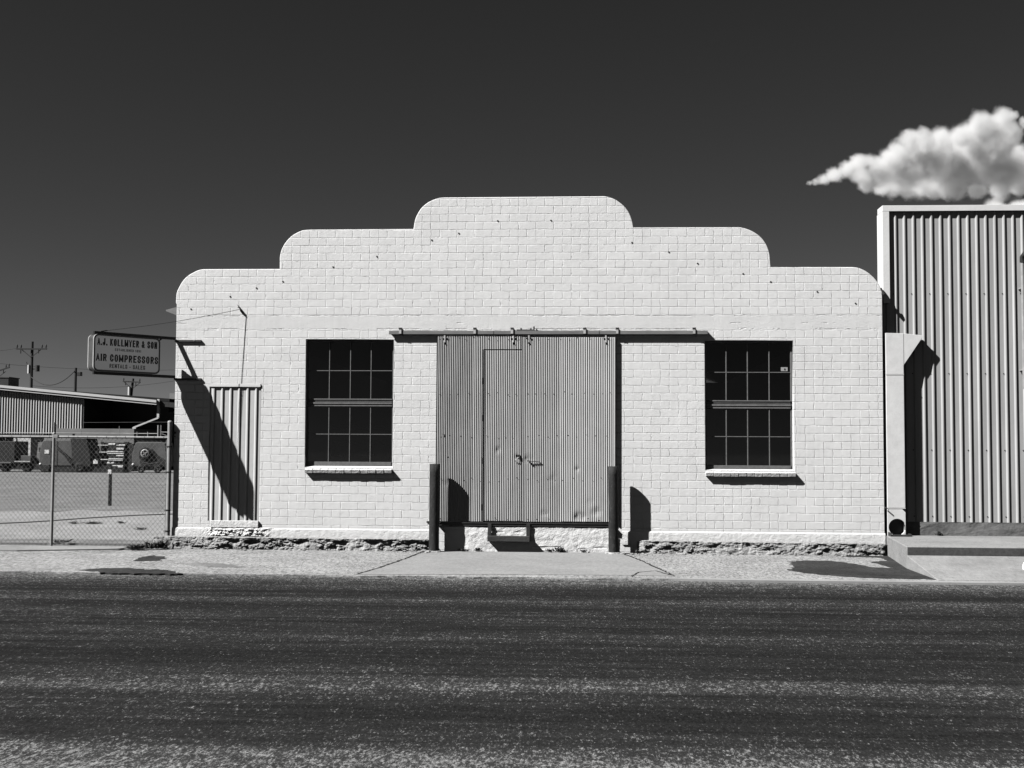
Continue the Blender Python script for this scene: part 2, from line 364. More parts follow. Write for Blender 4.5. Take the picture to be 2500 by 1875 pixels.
def blob(name, pts, z, mt, label=None, cat=None, kind='structure'):
    P = [G(px, py, z) for px, py in pts]; Q = []
    n = len(P)
    for i in range(n):
        a, b_ = P[i], P[(i+1) % n]; seg = max(1, int((b_-a).length/.05))
        for j in range(seg):
            p = a.lerp(b_, j/seg); Q.append((p.x+.05*mnoise.fractal(Vector((p.x*9, p.y*9, 1)), .8, 2, 3), p.y+.10*mnoise.fractal(Vector((p.x*9, p.y*9, 5)), .8, 2, 3)))
    return sheet(name, Q, z-.02, z, mt, kind, label, cat)
blob('asphalt_patch', [(2060, 1354), (2160, 1354), (2186, 1362), (2214, 1372), (2230, 1380), (2288, 1414), (2200, 1413), (2100, 1410), (2020, 1404), (1960, 1398), (1925, 1391), (1940, 1384), (1930, 1378), (1930, 1371), (1960, 1368), (2030, 1369), (2090, 1376), (2130, 1385), (2178, 1386), (2150, 1378), (2120, 1371), (2165, 1369), (2150, 1361), (2070, 1359)], .0045, M['patch'])
blob('asphalt_patch', [(325, 1369), (345, 1360), (372, 1356), (398, 1358), (404, 1362), (392, 1368), (350, 1370)], .0045, M['patch'])
blob('asphalt_patch', [(190, 1391), (250, 1387), (300, 1386), (360, 1389), (410, 1392), (445, 1400), (380, 1401), (260, 1398)], .0045, M['patch'])
blob('asphalt_patch', [(430, 1375), (500, 1373), (560, 1378), (600, 1385), (520, 1384)], .0045, M['old_concrete'])

# ------------------------------------------------------------------ the warehouse
wh = thing('warehouse', 'white painted tile warehouse with rounded stepped parapet and corrugated sliding doors', 'building', ((XL+XR)/2, 0, 0))
def curve_wall(name, outer, holes, thick, mt, parent, bev=.012):
    cu = bpy.data.curves.new(name, 'CURVE'); cu.dimensions = '2D'; cu.fill_mode = 'BOTH'; cu.extrude = thick/2; cu.bevel_depth = bev; cu.bevel_resolution = 2; cu.offset = -bev
    for poly in [outer]+holes:
        s_ = cu.splines.new('POLY'); s_.points.add(len(poly)-1); s_.use_cyclic_u = True
        for p, q in zip(s_.points, poly): p.co = (q[0], q[1], 0, 1)
    o = bpy.data.objects.new('tmp', cu); COL.objects.link(o); bpy.context.view_layer.update()
    me = bpy.data.meshes.new_from_object(o.evaluated_get(bpy.context.evaluated_depsgraph_get()))
    COL.objects.unlink(o); bpy.data.objects.remove(o)
    for v in me.vertices:
        x, y, z = v.co; v.co = (x, thick/2+bev-z, y)
    me.flip_normals(); me.update(); me.materials.clear(); me.materials.append(mt); me.name = name
    r = bpy.data.objects.new(name, me); COL.objects.link(r); r.parent = parent
    if parent: r.matrix_parent_inverse = wm(parent).inverted()
    return r
def arc(P, n=14):       # smooth a traced run of points (Catmull-Rom)
    out = []
    for i in range(len(P)-1):
        p0, p1, p2, p3 = P[max(i-1, 0)], P[i], P[i+1], P[min(i+2, len(P)-1)]
        for j in range(4):
            t = j/4; out.append(tuple(.5*((2*p1[k])+(-p0[k]+p2[k])*t+(2*p0[k]-5*p1[k]+4*p2[k]-p3[k])*t*t+(-p0[k]+3*p1[k]-3*p2[k]+p3[k])*t**3) for k in (0, 1)))
    out.append(P[-1]); return out
tr = []
tr += arc([(429.3,742),(429.6,730.4),(431.5,713.8),(436.9,701.5),(443.4,689.9),(450.6,680.5),(461.5,671.1),(472.3,665),(483.2,659.9),(494,657.4),(510,657)])
tr += [(683, 656.6)]
tr += arc([(683,640),(683.5,625),(688,607.7),(697,592),(709,578.5),(722,569.5),(738,562.5),(752,560.7),(770,560.3)])
tr += [(1009.4, 559)]
tr += arc([(1010,555),(1013,538.4),(1017.9,525),(1027.5,509.4),(1042,496),(1056.4,488.3),(1070,483.5),(1085,482)])
tr += arc([(1465,479),(1480,479.6),(1502,487),(1523,502.7),(1535.7,519),(1543,537),(1545.5,549)])
tr += [(1546, 554.8)]
tr += arc([(1798,554.6),(1812,555.6),(1835,563.5),(1856,577.5),(1870.5,596),(1878.8,618),(1881,638.8)])
tr += [(1881, 651.6)]
tr += arc([(2075,652),(2089.4,652.6),(2101.7,656),(2114,662),(2124.8,669.7),(2135,679.3),(2144.4,691.4),(2150.4,703),(2153.8,712.3),(2155.2,722)])
pts = [(W(px, py).x, W(px, py).z) for px, py in tr]
zbot = -.05
outer = [(XL, zbot), (XL, pts[0][1])]+pts[1:-1]+[(XR, pts[-1][1]), (XR, zbot)]
def rect(x0, y0, x1, y1):
    a = W(x0, y0); b_ = W(x1, y1); return [(a.x, b_.z), (b_.x, b_.z), (b_.x, a.z), (a.x, a.z)]
WL = rect(748, 829, 958, 1143); WR = rect(1721, 831.5, 1938, 1150); WB = rect(513, 945, 632, 1272)
wall = curve_wall('wall', outer, [WL, WR, WB], .30, M['brick'], wh, .012)
# side walls, rear wall, roof and interior
zr = pts[0][1]-.15
b = MB(); b.box((XL+.02, .33, -.05), (XL+.28, 22, zr)); b.box((XR-.28, .33, -.05), (XR-.02, 22, zr)); b.box((XL+.28, 21.7, -.05), (XR-.28, 22, zr))
b.build('side_wall', M['interior' if False else 'plaster'], wh)
b = MB(); prof = []
n = 16
for i in range(n+1):
    t = i/n; prof.append((XL-.0+(XR-XL)*t, zr+.02+1.1*sin(pi*t)))
b.prism(prof+[(p[0], p[1]-.12) for p in reversed(prof)], 'y', .33, 22.2); b.build('roof', M['steel'], wh)
e0 = W(405, 757).x; 
e1 = W(405, 758, -2.2); e2 = W(430, 750, -2.2); e3 = W(430, 769, -2.2); b = MB(); b.prism([(XL+.3, e2.z+.04), (e2.x, e2.z), (e1.x, e1.z+.012), (e1.x, e1.z-.012), (e3.x, e3.z), (XL+.3, e3.z-.03)], 'y', 2.2, 22.0); b.build('eave', M['steel'], wh)
b = MB(); b.box((XL+.3, .34, .0), (XR-.3, 21.6, .5)); b.build('floor_slab', M['interior'], wh)

# plinth (two runs) with a weathered top edge
PT = lambda px: W(px, 1290+(px-440)*.0085).z
PBz = lambda px: W(px, 1310+(px-440)*.0097).z
for (p0, p1) in ((434, 1052), (1519, 2158)):
    x0 = XL if p0 == 434 else W(p0, 1300).x; x1 = XR if p1 == 2158 else W(p1, 1300).x
    b = MB(); zt, zbv = (PT(p0)+PT(p1))/2, min(PBz(p0), PBz(p1))-.06
    nx = 80; prof = [(-.002, zt+.02), (-.012, zt+.012), (-.020, zt), (-.022, zt-.04), (-.023, zbv)]
    vs = []
    for i in range(nx+1):
        xx = x0+(x1-x0)*i/nx
        for j, (yy, z_) in enumerate(prof):
            nn = mnoise.noise(Vector((xx*2.2, z_*3, 4)))*.005 if 0 < j < 4 else 0
            vs.append((xx, yy+nn*.6, z_+nn))
    k_ = len(prof); b.add(vs, [(i*k_+j, (i+1)*k_+j, (i+1)*k_+j+1, i*k_+j+1) for i in range(nx) for j in range(k_-1)], False)
    b.add([vs[j] for j in range(k_)]+[(x0, .05, zt+.02), (x0, .05, zbv)], [tuple(range(k_))+(k_+1, k_)])
    b.add([vs[nx*k_+j] for j in range(k_)]+[(x1, .05, zt+.02), (x1, .05, zbv)], [tuple(range(k_))+(k_+1, k_)])
    b.build('plinth', M['plaster'], wh)

# broken footing (two runs)
def footing(pxa, pya, pxb, pyb, hollow):
    A, B_ = W(pxa, pya, .1), W(pxb, pyb, .1); L = B_.x-A.x; nx = int(L/.014); nz = 26; b = MB(); vs = []
    for i in range(nx+1):
        t = i/nx; xx = A.x+L*t; zt = A.z+(B_.z-A.z)*t
        endf = min(1, (xx-A.x)/.10, (B_.x-xx)/.10); endf = max(0, endf)**.5
        for j in range(nz+1):
            s_ = j/nz          # 0 back top -> top edge -> front bottom
            if s_ < .25: yy, z_ = .0-(s_/.25)*.16, zt
            else: yy, z_ = -.16-.02*((s_-.25)/.75), zt-(s_-.25)/.75*(zt+.03)
            P = Vector((xx, yy, z_))
            q = Vector((xx*1.0, yy*1.0, z_*1.6))
            big = mnoise.noise(q*1.7+Vector((0, 0, 8)))
            dmask = max(0, min(1, (big+.30)*2.6))*hollow*min(1, max(.06, (xx-A.x-.55)/.5) if pxa < 1000 else 1)
            fr = mnoise.fractal(q*9, .7, 2.2, 5); rid = 1-min(1, abs(mnoise.noise(Vector((xx*7+z_*5, yy*5, z_*17))))*3.2); rid2 = 1-min(1, abs(mnoise.noise(Vector((xx*19-z_*9, 3, z_*34))))*3)
            d = 0
            if s_ > .22:
                under = (s_-.22)/.78
                d = .62*dmask*(.095*max(0, mnoise.noise(Vector((xx*6, 7, z_*11)))+.22)+.040*rid+.020*rid2)*min(1, under*3)+.022*fr
                d += .022*dmask*under
            else: z_ += .006*fr
            if s_ <= .27 and s_ > .2: z_ -= .012*abs(fr)
            vs.append((xx, yy*(.35+.65*endf)+max(d, -.02), z_-(1-endf)*.05*(s_ < .3)))
    k_ = nz+1
    b.add(vs, [(i*k_+j, (i+1)*k_+j, (i+1)*k_+j+1, i*k_+j+1) for i in range(nx) for j in range(nz)], False)
    for i0 in (0, nx):
        ring = [vs[i0*k_+j] for j in range(k_)]; b.add(ring+[(ring[-1][0], .08, -.03), (ring[0][0], .08, ring[0][2])], [tuple(range(k_+2))])
    b.build('footing', M['rubble'], wh)
footing(372, 1308, 1052, 1316, 1.0)
footing(1556, 1319, 2168, 1327, .6)

# tie anchors along the roof line
for px, py in ((466,754),(562,724),(626,703),(690.5,687),(813,651.5),(920,626),(1054,586),(1120,569.5),(1215,539),(1345,538),(1542.7,592),(1632.6,615),(1703,643),(1814,668),(1881.5,687.7),(1995,712),(2088.5,740.5)):
    p = W(px, py); b = MB(); b.lathe([(.0, -.011), (.011, -.010), (.0135, -.006), (.0135, .002)], p, 'y', 8); b.build('anchor_bolt', M['dark_steel'], wh)

# windows
def window(R_, vx, hx, mid, bot, topz, sticker=None):
    x0, x1, z0, z1 = R_[0][0], R_[1][0], R_[0][1], R_[2][1]
    yf = .105
    fr = MB(); t = .022
    fr.box((x0, yf-.01, z0), (x0+.03, yf+.05, z1)); fr.box((x1-.03, yf-.01, z0), (x1, yf+.05, z1)); fr.box((x0+.03, yf-.01, z1-.03), (x1-.03, yf+.05, z1))
    zb = W(850 if x0 < 0 else 1830, bot, -yf).z
    zsl = W(850 if x0 < 0 else 1830, 1136.3 if x0 < 0 else 1144.2, -yf).z; fr.box((x0+.03, yf-.02, zsl-.004), (x1-.03, yf+.05, zb+.004))
    f = fr.build('window', M['sash'], wh, .003)
    cx = 850 if x0 < 0 else 1830
    mu = MB()
    xs = [W(px, 1000, -yf).x for px in vx]; zh = [W(cx, py, -yf).z for py in hx]
    zm0, zm1 = W(cx, mid[1], -yf).z, W(cx, mid[0], -yf).z
    H_ = zm1-zm0
    for q, (a_, c_, d_) in enumerate(((0, .22, .025), (.30, .52, .035), (.62, .70, .02), (.86, 1, .03))):
        mu.box((x0+.03, yf-d_, zm0+H_*a_), (x1-.03, yf+.02, zm0+H_*c_))
    mu.box((x0+.03, yf+.001, zm0), (x1-.03, yf+.03, zm1))
    mu.build('meeting_rail', M['sash'], f, .002)
    for (lo, hi) in ((zm1, z1-.03), (zb+.004, zm0)):
        zs = [z for z in zh if lo < z < hi]
        cols = [x0+.03]+xs+[x1-.03]
        mm = MB()
        for xx in xs: mm.box((xx-.0065, yf-.012, lo), (xx+.0065, yf+.012, hi))
        for z_ in zs:
            for a_, c_ in zip(cols[:-1], cols[1:]):
                mm.box((a_+.0065, yf-.009, z_-.006), (c_-.0065, yf+.012, z_+.006))
        mm.build('glazing_bar', M['sash'], f)
        rows = [lo]+zs+[hi]
        for a_, c_ in zip(cols[:-1], cols[1:]):
            for r0, r1 in zip(rows[:-1], rows[1:]):
                g = MB().box((a_+.004, yf+.014, r0+.004), (c_-.004, yf+.018, r1-.004)).build('pane', M['glass'], f)
                g.rotation_euler = (0, 0, 0)
    # sloping painted sill top
    s_ = MB(); zt = W(cx, 1137 if x0 < 0 else 1145, 0).z
    s_.prism([(yf, z0-.012), (yf, zsl-.0045), (-.0, z0+.004), (-.0, z0-.012)], 'x', x0, x1); s_.build('sill_top', M['plaster'], wh)
    return f
fL = window(WL, (803.4, 854.6, 905), (905, 1060), (973.6, 992), 1128, 829)
fR = window(WR, (1772.8, 1825, 1878), (909, 1066), (977.6, 997.5), 1137, 831)
def sill(xa, xb, yt, yb, n):
    A, B_ = W(xa, yt, .075), W(xb, yb, .075); wd = (B_.x-A.x)/n; root = MB()
    for i in range(n):
        j = random.uniform(-.004, .004); d = .072+random.uniform(-.004, .004)
        root.prism([(.02, B_.z+.004), (-d, B_.z+j), (-d-.020, A.z-.006+j), (-d-.012, A.z-.001), (-.01, A.z+.010), (.02, A.z+.010)], 'x', A.x+wd*i+.003, A.x+wd*(i+1)-.003)
    root.box((A.x+.006, -.055, B_.z+.006), (B_.x-.006, .0, A.z-.006))
    o = root.build('sill', M['plaster'], wh, .004)
sill(743.5, 956, 1145.3, 1156, 11); sill(1723, 1943.5, 1152.8, 1164.5, 11)
# sticker on the right window
p, q = W(1906.5, 896.5, -.11), W(1923, 906, -.11)
st = MB().box((p.x, .113, q.z), (q.x, .116, p.z)).build('sticker', M['label_paper'], fR)
MB().box((p.x+.055, .109, q.z+.018), (p.x+.075, .112, q.z+.045)).build('sticker_mark', M['black'], fR)

# ribbed sheet builder: closed slab whose front follows a profile
def ribbed(name, x0, x1, z0, z1, yb, prof_fn, mt, parent, z1fn=None):
    P = prof_fn(x0, x1); b = MB(); n = len(P); vs = []
    for x_, y_ in P:
        vs += [(x_, y_, z0), (x_, y_, z1), (x_, yb, z0), (x_, yb, z1)]
    fs = []
    for i in range(n-1):
        a, c = 4*i, 4*(i+1)
        fs += [(a, c, c+1, a+1), (a+2, a+3, c+3, c+2), (a+1, c+1, c+3, a+3), (a, a+2, c+2, c)]
    fs += [(0, 1, 3, 2), (4*n-4, 4*n-2, 4*n-1, 4*n-3)]
    b.add(vs, fs); return b.build(name, mt, parent)
def boxrib(pitch, h, phase, y0, fl=.020, top=.016):
    def fn(x0, x1):
        P = [(x0, y0)]; k = math.floor((x0-phase)/pitch)-1
        while phase+k*pitch < x1+pitch:
            a = phase+k*pitch
            for dx, dy in ((0, 0), (fl, h), (fl+top, h), (fl+top+.006, 0)):
                if x0 < a+dx < x1: P.append((a+dx, y0-dy))
            k += 1
        P.append((x1, y0)); return P
    return fn
# boarded opening: ribbed panel, header, broken sill
x0, x1 = WB[0][0], WB[1][0]; z0, z1 = WB[0][1], WB[2][1]
pw_ = W(550.5, 1000, -.05).x
panel = ribbed('boarded_panel', x0+.004, x1-.004, z0, z1-.004, .075, boxrib(.1505, .018, W(538.5, 1000, -.02).x, .014, .022, .020), M['panel_white'], wh)
b = MB(); a = W(514.5, 937, .02); c = W(636, 944.5, .02); b.box((a.x, -.018, c.z), (c.x, .006, a.z)); b.build('panel_header', M['white'], wh, .003)
b = MB(); a = W(514, 1270.5, .03); c = W(630.5, 1288, .03)
nn = 26; top = []; bot = []
for i in range(nn+1):
    xx = a.x+(c.x-a.x)*i/nn; top.append((xx, a.z-.004*abs(mnoise.noise(Vector((xx*9, 1, 1)))))); bot.append((xx, c.z+.018*mnoise.noise(Vector((xx*14, 1, 1)))-.004))
b.prism(top+bot[::-1], 'y', -.036, .05); b.build('broken_sill', M['plaster'], wh, .006)
b = MB(); A_, B_ = W(494, 1287, .02), W(668, 1311, .02); nx, nz = 120, 26; vs = []     # crumbled plaster under it
for i in range(nx+1):
    for j in range(nz+1):
        u, t_ = i/nx, j/nz; xx = A_.x+(B_.x-A_.x)*u; zz = B_.z+(A_.z-B_.z)*t_
        e_ = max(0, min(1, u*5, (1-u)*5, t_*6+.3, (1-t_)*5)); q = mnoise.fractal(Vector((xx*13, zz*18, 3)), .8, 2.1, 5)
        vs.append((xx, -.016-e_*(.016+.034*q)-(.012*e_), zz))
b.add(vs, [(i*(nz+1)+j, (i+1)*(nz+1)+j, (i+1)*(nz+1)+j+1, i*(nz+1)+j+1) for i in range(nx) for j in range(nz)])
b.build('rough_plaster', M['plaster'], wh)

# dock wall below the door, lintel iron and hanging step
a = W(1085, 1286, .09); c = W(1490, 1340, .09)
b = MB(); nx, nz = 160, 22; vs = []
for i in range(nx+1):
    for j in range(nz+1):
        xx = a.x+(c.x-a.x)*i/nx; zz = -.04+(a.z+.04)*j/nz
        hole = .03*max(0, mnoise.noise(Vector((xx*3.1, zz*5, 2)))-.25)*4 if zz < .1 or zz > a.z-.09 else 0
        vs.append((xx, -.088+.007*mnoise.fractal(Vector((xx*6, zz*9, 1)), .9, 2, 4)+min(hole, .03), zz))
b.add(vs, [(i*(nz+1)+j, (i+1)*(nz+1)+j, (i+1)*(nz+1)+j+1, i*(nz+1)+j+1) for i in range(nx) for j in range(nz)])
b.box((a.x+.003, -.08, -.03), (c.x-.003, .01, a.z-.002)); b.build('dock_wall', M['plaster'], wh)
a = W(1066, 1275, .10); c = W(1496, 1286.5, .10)
MB().box((a.x, -.10, c.z), (c.x, .01, a.z)).box((a.x, -.113, a.z-.012), (c.x, -.101, a.z+.004)).build('door_sill_beam', M['dark_steel'], wh)
stp = thing('hanging_step', 'dark steel step hanging on two straps below the sliding doors', 'step', (W(1240, 1322, .2).x, -.2, W(1240, 1322, .2).z))
for px in (1195.5, 1289.5):
    a = W(px-4.5, 1278, .125); c = W(px+4, 1311, .125); MB().box((a.x, -.135, c.z-.02), (c.x, -.115, a.z)).build('strap', M['dark_steel'], stp)
    MB().bar(((a.x+c.x)/2, -.05, c.z-.035), ((a.x+c.x)/2, -.19, c.z-.035), .02, .045).build('tread_bracket', M['dark_steel'], stp)
a = W(1190, 1308.5, .21); c = W(1293, 1322.5, .21)
MB().box((a.x, -.235, c.z), (c.x, -.10, a.z)).build('tread', M['wood_dark'], stp, .004)

# sliding doors on their track
def sinusheet(x0, x1, phase=0, pitch=.0312, amp=.0075, y0=-.050):
    P = []; n = int((x1-x0)/(pitch/8)); 
    for i in range(n+1):
        x_ = x0+(x1-x0)*i/n; P.append((x_, y0-amp*cos(2*pi*(x_-phase)/pitch)+.0015*mnoise.noise(Vector((x_*5, 0, 0)))))
    return P
def corr(name, pa, pb, mt, parent, y0=-.050, yb=-.012, dents=()):
    """corrugated sheet from pixel corner a (top left) to b (bottom right); dents = (x, z, radius, depth)"""
    A, B_ = W(*pa, .05), W(*pb, .05); P = sinusheet(A.x, B_.x, 0, y0=y0); n = len(P); b = MB(); nz = 70 if dents else 1; vs = []
    for x_, y_ in P:
        for j in range(nz+1):
            z_ = B_.z+(A.z-B_.z)*j/nz; d = 0
            for (dx, dz, r, dp) in dents:
                q = ((x_-dx)**2+((z_-dz)*1.3)**2)/(r*r)
                if q < 1: d += .6*dp*(1-q)**2*(1+1.2*mnoise.noise(Vector((x_*14, 2, z_*9))))
            vs.append((x_, y_+d, z_))
    k_ = nz+1; fs = [(i*k_+j, (i+1)*k_+j, (i+1)*k_+j+1, i*k_+j+1) for i in range(n-1) for j in range(nz)]
    b.add(vs, fs, True)
    o = b.build(name, mt, parent)
    return o, A, B_
door = thing('sliding_door', 'left corrugated sliding door with a small walk door cut into it', 'door', (W(1170, 1275).x, -.05, W(1170, 1275).z), group='corrugated sliding doors')
def backing(A, B_, parent): MB().box((A.x, -.034, B_.z), (B_.x, -.006, A.z)).build('door_frame', M['steel'], parent)
A0, B0 = W(1066.5, 820, .05), W(1273.5, 1273, .05); backing(A0, B0, door)
X_ = lambda px, py=1000: W(px, py, .05).x
Z_ = lambda px, py: W(px, py, .05).z
corr('corrugated_sheet', (1066.5, 820), (1157, 1273), M['galv_dark'], door, dents=((X_(1090), Z_(1090, 1180), .12, .01),))
corr('corrugated_sheet', (1156, 820.5), (1179, 1273), M['galv'], door, y0=-.0535)
corr('corrugated_sheet', (1181, 821), (1272.5, 852.5), M['galv'], door)
wk, A1, B1 = corr('walk_door', (1181.5, 855), (1271.5, 1272), M['galv'], door, y0=-.047, dents=((X_(1215), Z_(1215, 1098), .10, .018), (X_(1262), Z_(1262, 1115), .07, .012)))
MB().box((X_(1178.6), -.0635, Z_(1180, 1272)), (X_(1180.6), -.030, Z_(1180, 853))).box((X_(1272.2), -.0625, Z_(1273, 1272)), (X_(1274.2), -.030, Z_(1273, 822))).build('door_gap', M['black'], door)
MB().box((A1.x-.01, -.040, A1.z-.004), (B1.x+.004, -.030, A1.z+.02)).build('walk_door_head_gap', M['black'], door)
MB().box((X_(1262.5), -.066, Z_(1266, 1116)), (X_(1270), -.052, Z_(1266, 1110))).box((X_(1267), -.08, Z_(1266, 1122)), (X_(1271), -.06, Z_(1266, 1113))).build('hasp', M['dark_steel'], door)
MB().tube([(X_(1258), -.07, Z_(1260, 1126)), (X_(1262), -.09, Z_(1260, 1121)), (X_(1268), -.075, Z_(1260, 1116))], .007, 6).build('padlock', M['zinc'], door)
for yh in (930, 1020, 1125, 1238):      # strap hinges down the walk door's left edge
    p = Vector((X_(1179), -.056, Z_(1179, yh))); MB().tube([p+Vector((0, 0, -.05)), p+Vector((0, 0, .05))], .011, 8).build('hinge', M['dark_steel'], door)
door2 = thing('sliding_door', 'right corrugated sliding door, plain and wider, with a handle bar', 'door', (W(1390, 1275).x, -.05, W(1390, 1275).z), group='corrugated sliding doors')
A2, B2 = W(1275, 823, .05), W(1500, 1274, .05); backing(A2, B2, door2)
corr('corrugated_sheet', (1278.2, 823.5), (1370, 1274), M['galv'], door2, dents=((X_(1291), Z_(1291, 1120), .11, .022), (X_(1330), Z_(1330, 1252), .10, .02), (X_(1350), Z_(1350, 1170), .12, .010)))
corr('corrugated_sheet', (1368.5, 823.5), (1500, 1274), M['galv_pale'], door2, y0=-.0530, dents=((X_(1415), Z_(1415, 1262), .16, .028), (X_(1455), Z_(1455, 1250), .13, .025), (X_(1408), Z_(1408, 1145), .07, .018), (X_(1440), Z_(1440, 1225), .08, .012)))
MB().box((X_(1274.5), -.058, B2.z), (X_(1278), -.044, A2.z)).build('edge_strip', M['galv'], door2)
MB().bar((X_(1296), -.085, Z_(1296, 1126)), (X_(1320), -.075, Z_(1320, 1128)), .012, .012).bar((X_(1296), -.085, Z_(1296, 1130)), (X_(1290), -.05, Z_(1290, 1124)), .014, .03).bar((X_(1318), -.078, Z_(1318, 1128)), (X_(1318), -.05, Z_(1318, 1128)), .01, .01).build('handle', M['dark_steel'], door2)
MB().box((B2.x-.002, -.062, B2.z), (B2.x+.010, -.01, A2.z)).build('edge_angle', M['galv'], door2)
# nail heads
def nails(parent, pts_):
    for px, py, r in pts_:
        p = W(px, py, .06); MB().lathe([(0, -.006), (r, -.003), (r, .004)], (p.x, -.060, p.z), 'y', 6).build('nail_head', M['black'], parent)
rn = random.Random(3)
def nailset(xa, xb):
    L = []
    for yy in (826, 960, 1065, 1170, 1268):
        x_ = xa+rn.uniform(3, 9)
        while x_ < xb-3: L.append((x_, yy+rn.uniform(-4, 4), .006)); x_ += rn.uniform(17, 30)
    return L
nails(door, nailset(1068, 1178)+nailset(1184, 1270)); nails(door2, nailset(1282, 1497))
nails(door, [(1083, 1060, .013), (1083.5, 1064, .012), (1092.5, 1115, .009)])
# roller hangers: three bolts each
for px, par in ((1085.5, door), (1253, door), (1291, door2), (1479, door2)):
    g = MB(); p = W(px, 823, .06)
    g.box((p.x-.012, -.062, p.z-.10), (p.x+.012, -.055, p.z+.05))
    h_ = g.build('roller_hanger', M['galv'], par)
    for dx, dz in ((-.031, -.02), (.031, -.02), (0, -.10)):
        MB().lathe([(0, -.012), (.012, -.011), (.015, -.002), (.015, .006)], (p.x+dx, -.060, p.z+dz), 'y', 8).build('bolt', M['black'], h_)
trk = thing('door_track', 'long grey steel rail above the sliding doors', 'rail', (W(1340, 815).x, -.05, W(1340, 815).z))
a, c = W(949.5, 807, .07), W(1728, 814.8, .07); zt = (W(949, 807, .07).z+W(1728, 807.5, .07).z)/2
MB().box((a.x, -.072, zt-.062), (c.x, -.045, zt)).box((a.x, -.046, zt-.030), (c.x, .0, zt-.001)).build('rail', M['steel'], trk, .003)
for px in (1205, 1463): 
    p = W(px, 811, .075).x; MB().box((p-.003, -.0745, zt-.061), (p+.003, -.0725, zt-.001)).build('rail_joint', M['black'], trk)
for px in (977, 1159, 1250, 1427.5, 1507, 1695):
    p = W(px, 806, .08).x
    br = MB().box((p-.022, -.080, zt-.052), (p+.018, -.0725, zt+.030)).box((p-.020, -.078, zt+.0302), (p+.024, .004, zt+.046)).build('bracket', M['galv'], trk)
    MB().box((p-.026, -.083, zt+.022), (p+.030, -.030, zt+.052)).box((p+.018, -.084, zt-.055), (p+.030, -.07, zt+.022)).build('bracket_cap', M['dark_steel'], br)
a, c = W(1261.5, 804, .05), W(1305, 807, .05)
sp_ = MB().box((a.x, -.06, zt+.001), (c.x, .004, zt+.022)).build('splice_plate', M['dark_steel'], trk)
for px, h_ in ((1272, .05), (1296, .05), (1303.5, .075)):
    p = W(px, 806, .05).x; MB().tube([(p, -.03, zt+.02), (p, -.03, zt+h_)], .013, 8).build('bolt', M['dark_steel'], sp_)

# guy wire anchor on the wall
gpt = W(587, 755, .05)

# ------------------------------------------------------------------ bollards
def bollard(pxl, pxr, ytop, ybot, v, label, tilt):
    A_, B_ = W(pxl, ytop, v), W(pxr, ytop, v); r = (B_.x-A_.x)/2; x = (A_.x+B_.x)/2; base = W((pxl+pxr)/2-tilt, ybot, v).x
    t = thing('bollard', label, 'bollard', (base, -v, 0), group='steel pipe bollards beside the sliding doors')
    zt_ = A_.z; pr = []
    n = 28; ring = []
    b = MB(); vs = []
    hs = [-.05, .0, .02]+[.02+(zt_-.02)*i/10 for i in range(1, 11)]
    for z_ in hs:
        cx_ = base+(x-base)*max(z_, 0)/zt_
        for j in range(n):
            a_ = 2*pi*j/n; rr = r*(1+.012*mnoise.noise(Vector((cos(a_)*2, sin(a_)*2, z_*4)))); vs.append((cx_+rr*cos(a_), -v+rr*sin(a_), z_))
    k_ = len(hs)
    for z_ in (zt_, zt_-.25):            # open pipe end
        for j in range(n):
            a_ = 2*pi*j/n; vs.append((x+(r-.009)*cos(a_), -v+(r-.009)*sin(a_), z_))
    b.add(vs, [(i*n+j, i*n+(j+1) % n, (i+1)*n+(j+1) % n, (i+1)*n+j) for i in range(k_+1) for j in range(n)], True)
    b.add([vs[(k_+1)*n+j] for j in range(n)], [tuple(range(n))])
    b.build('pipe', M['rust'], t)
    # broken collar of concrete round the foot
    c_ = MB(); bm_ = bmesh.new(); bmesh.ops.create_icosphere(bm_, subdivisions=3, radius=1)
    for vv in bm_.verts:
        q = vv.co.copy(); s_ = 1+.25*mnoise.noise(q*2+Vector((base, 0, 0))); vv.co = Vector((q.x*(r+.075)*s_, q.y*(r+.06)*s_, q.z*.035*s_))
    c_.add([vv.co+Vector((base, -v, 0)) for vv in bm_.verts], [[vv.index for vv in f.verts] for f in bm_.faces], False); bm_.free()
    c_.build('concrete_collar', M['rubble'], t)
    return t, x, zt_, r
b1 = bollard(1048.8, 1073.5, 1132.5, 1331, .26, 'rusty steel pipe bollard at the left edge of the sliding doors', 1.8)
b2 = bollard(1484.6, 1509, 1138.5, 1341, .25, 'rusty steel pipe bollard at the right edge of the sliding doors', -1.2)
p = W(1041, 1275.5, .2); MB().box((p.x-.02, -.03, p.z-.012), (p.x+.045, .0, p.z+.012)).build('wall_stub', M['dark_steel'], wh)

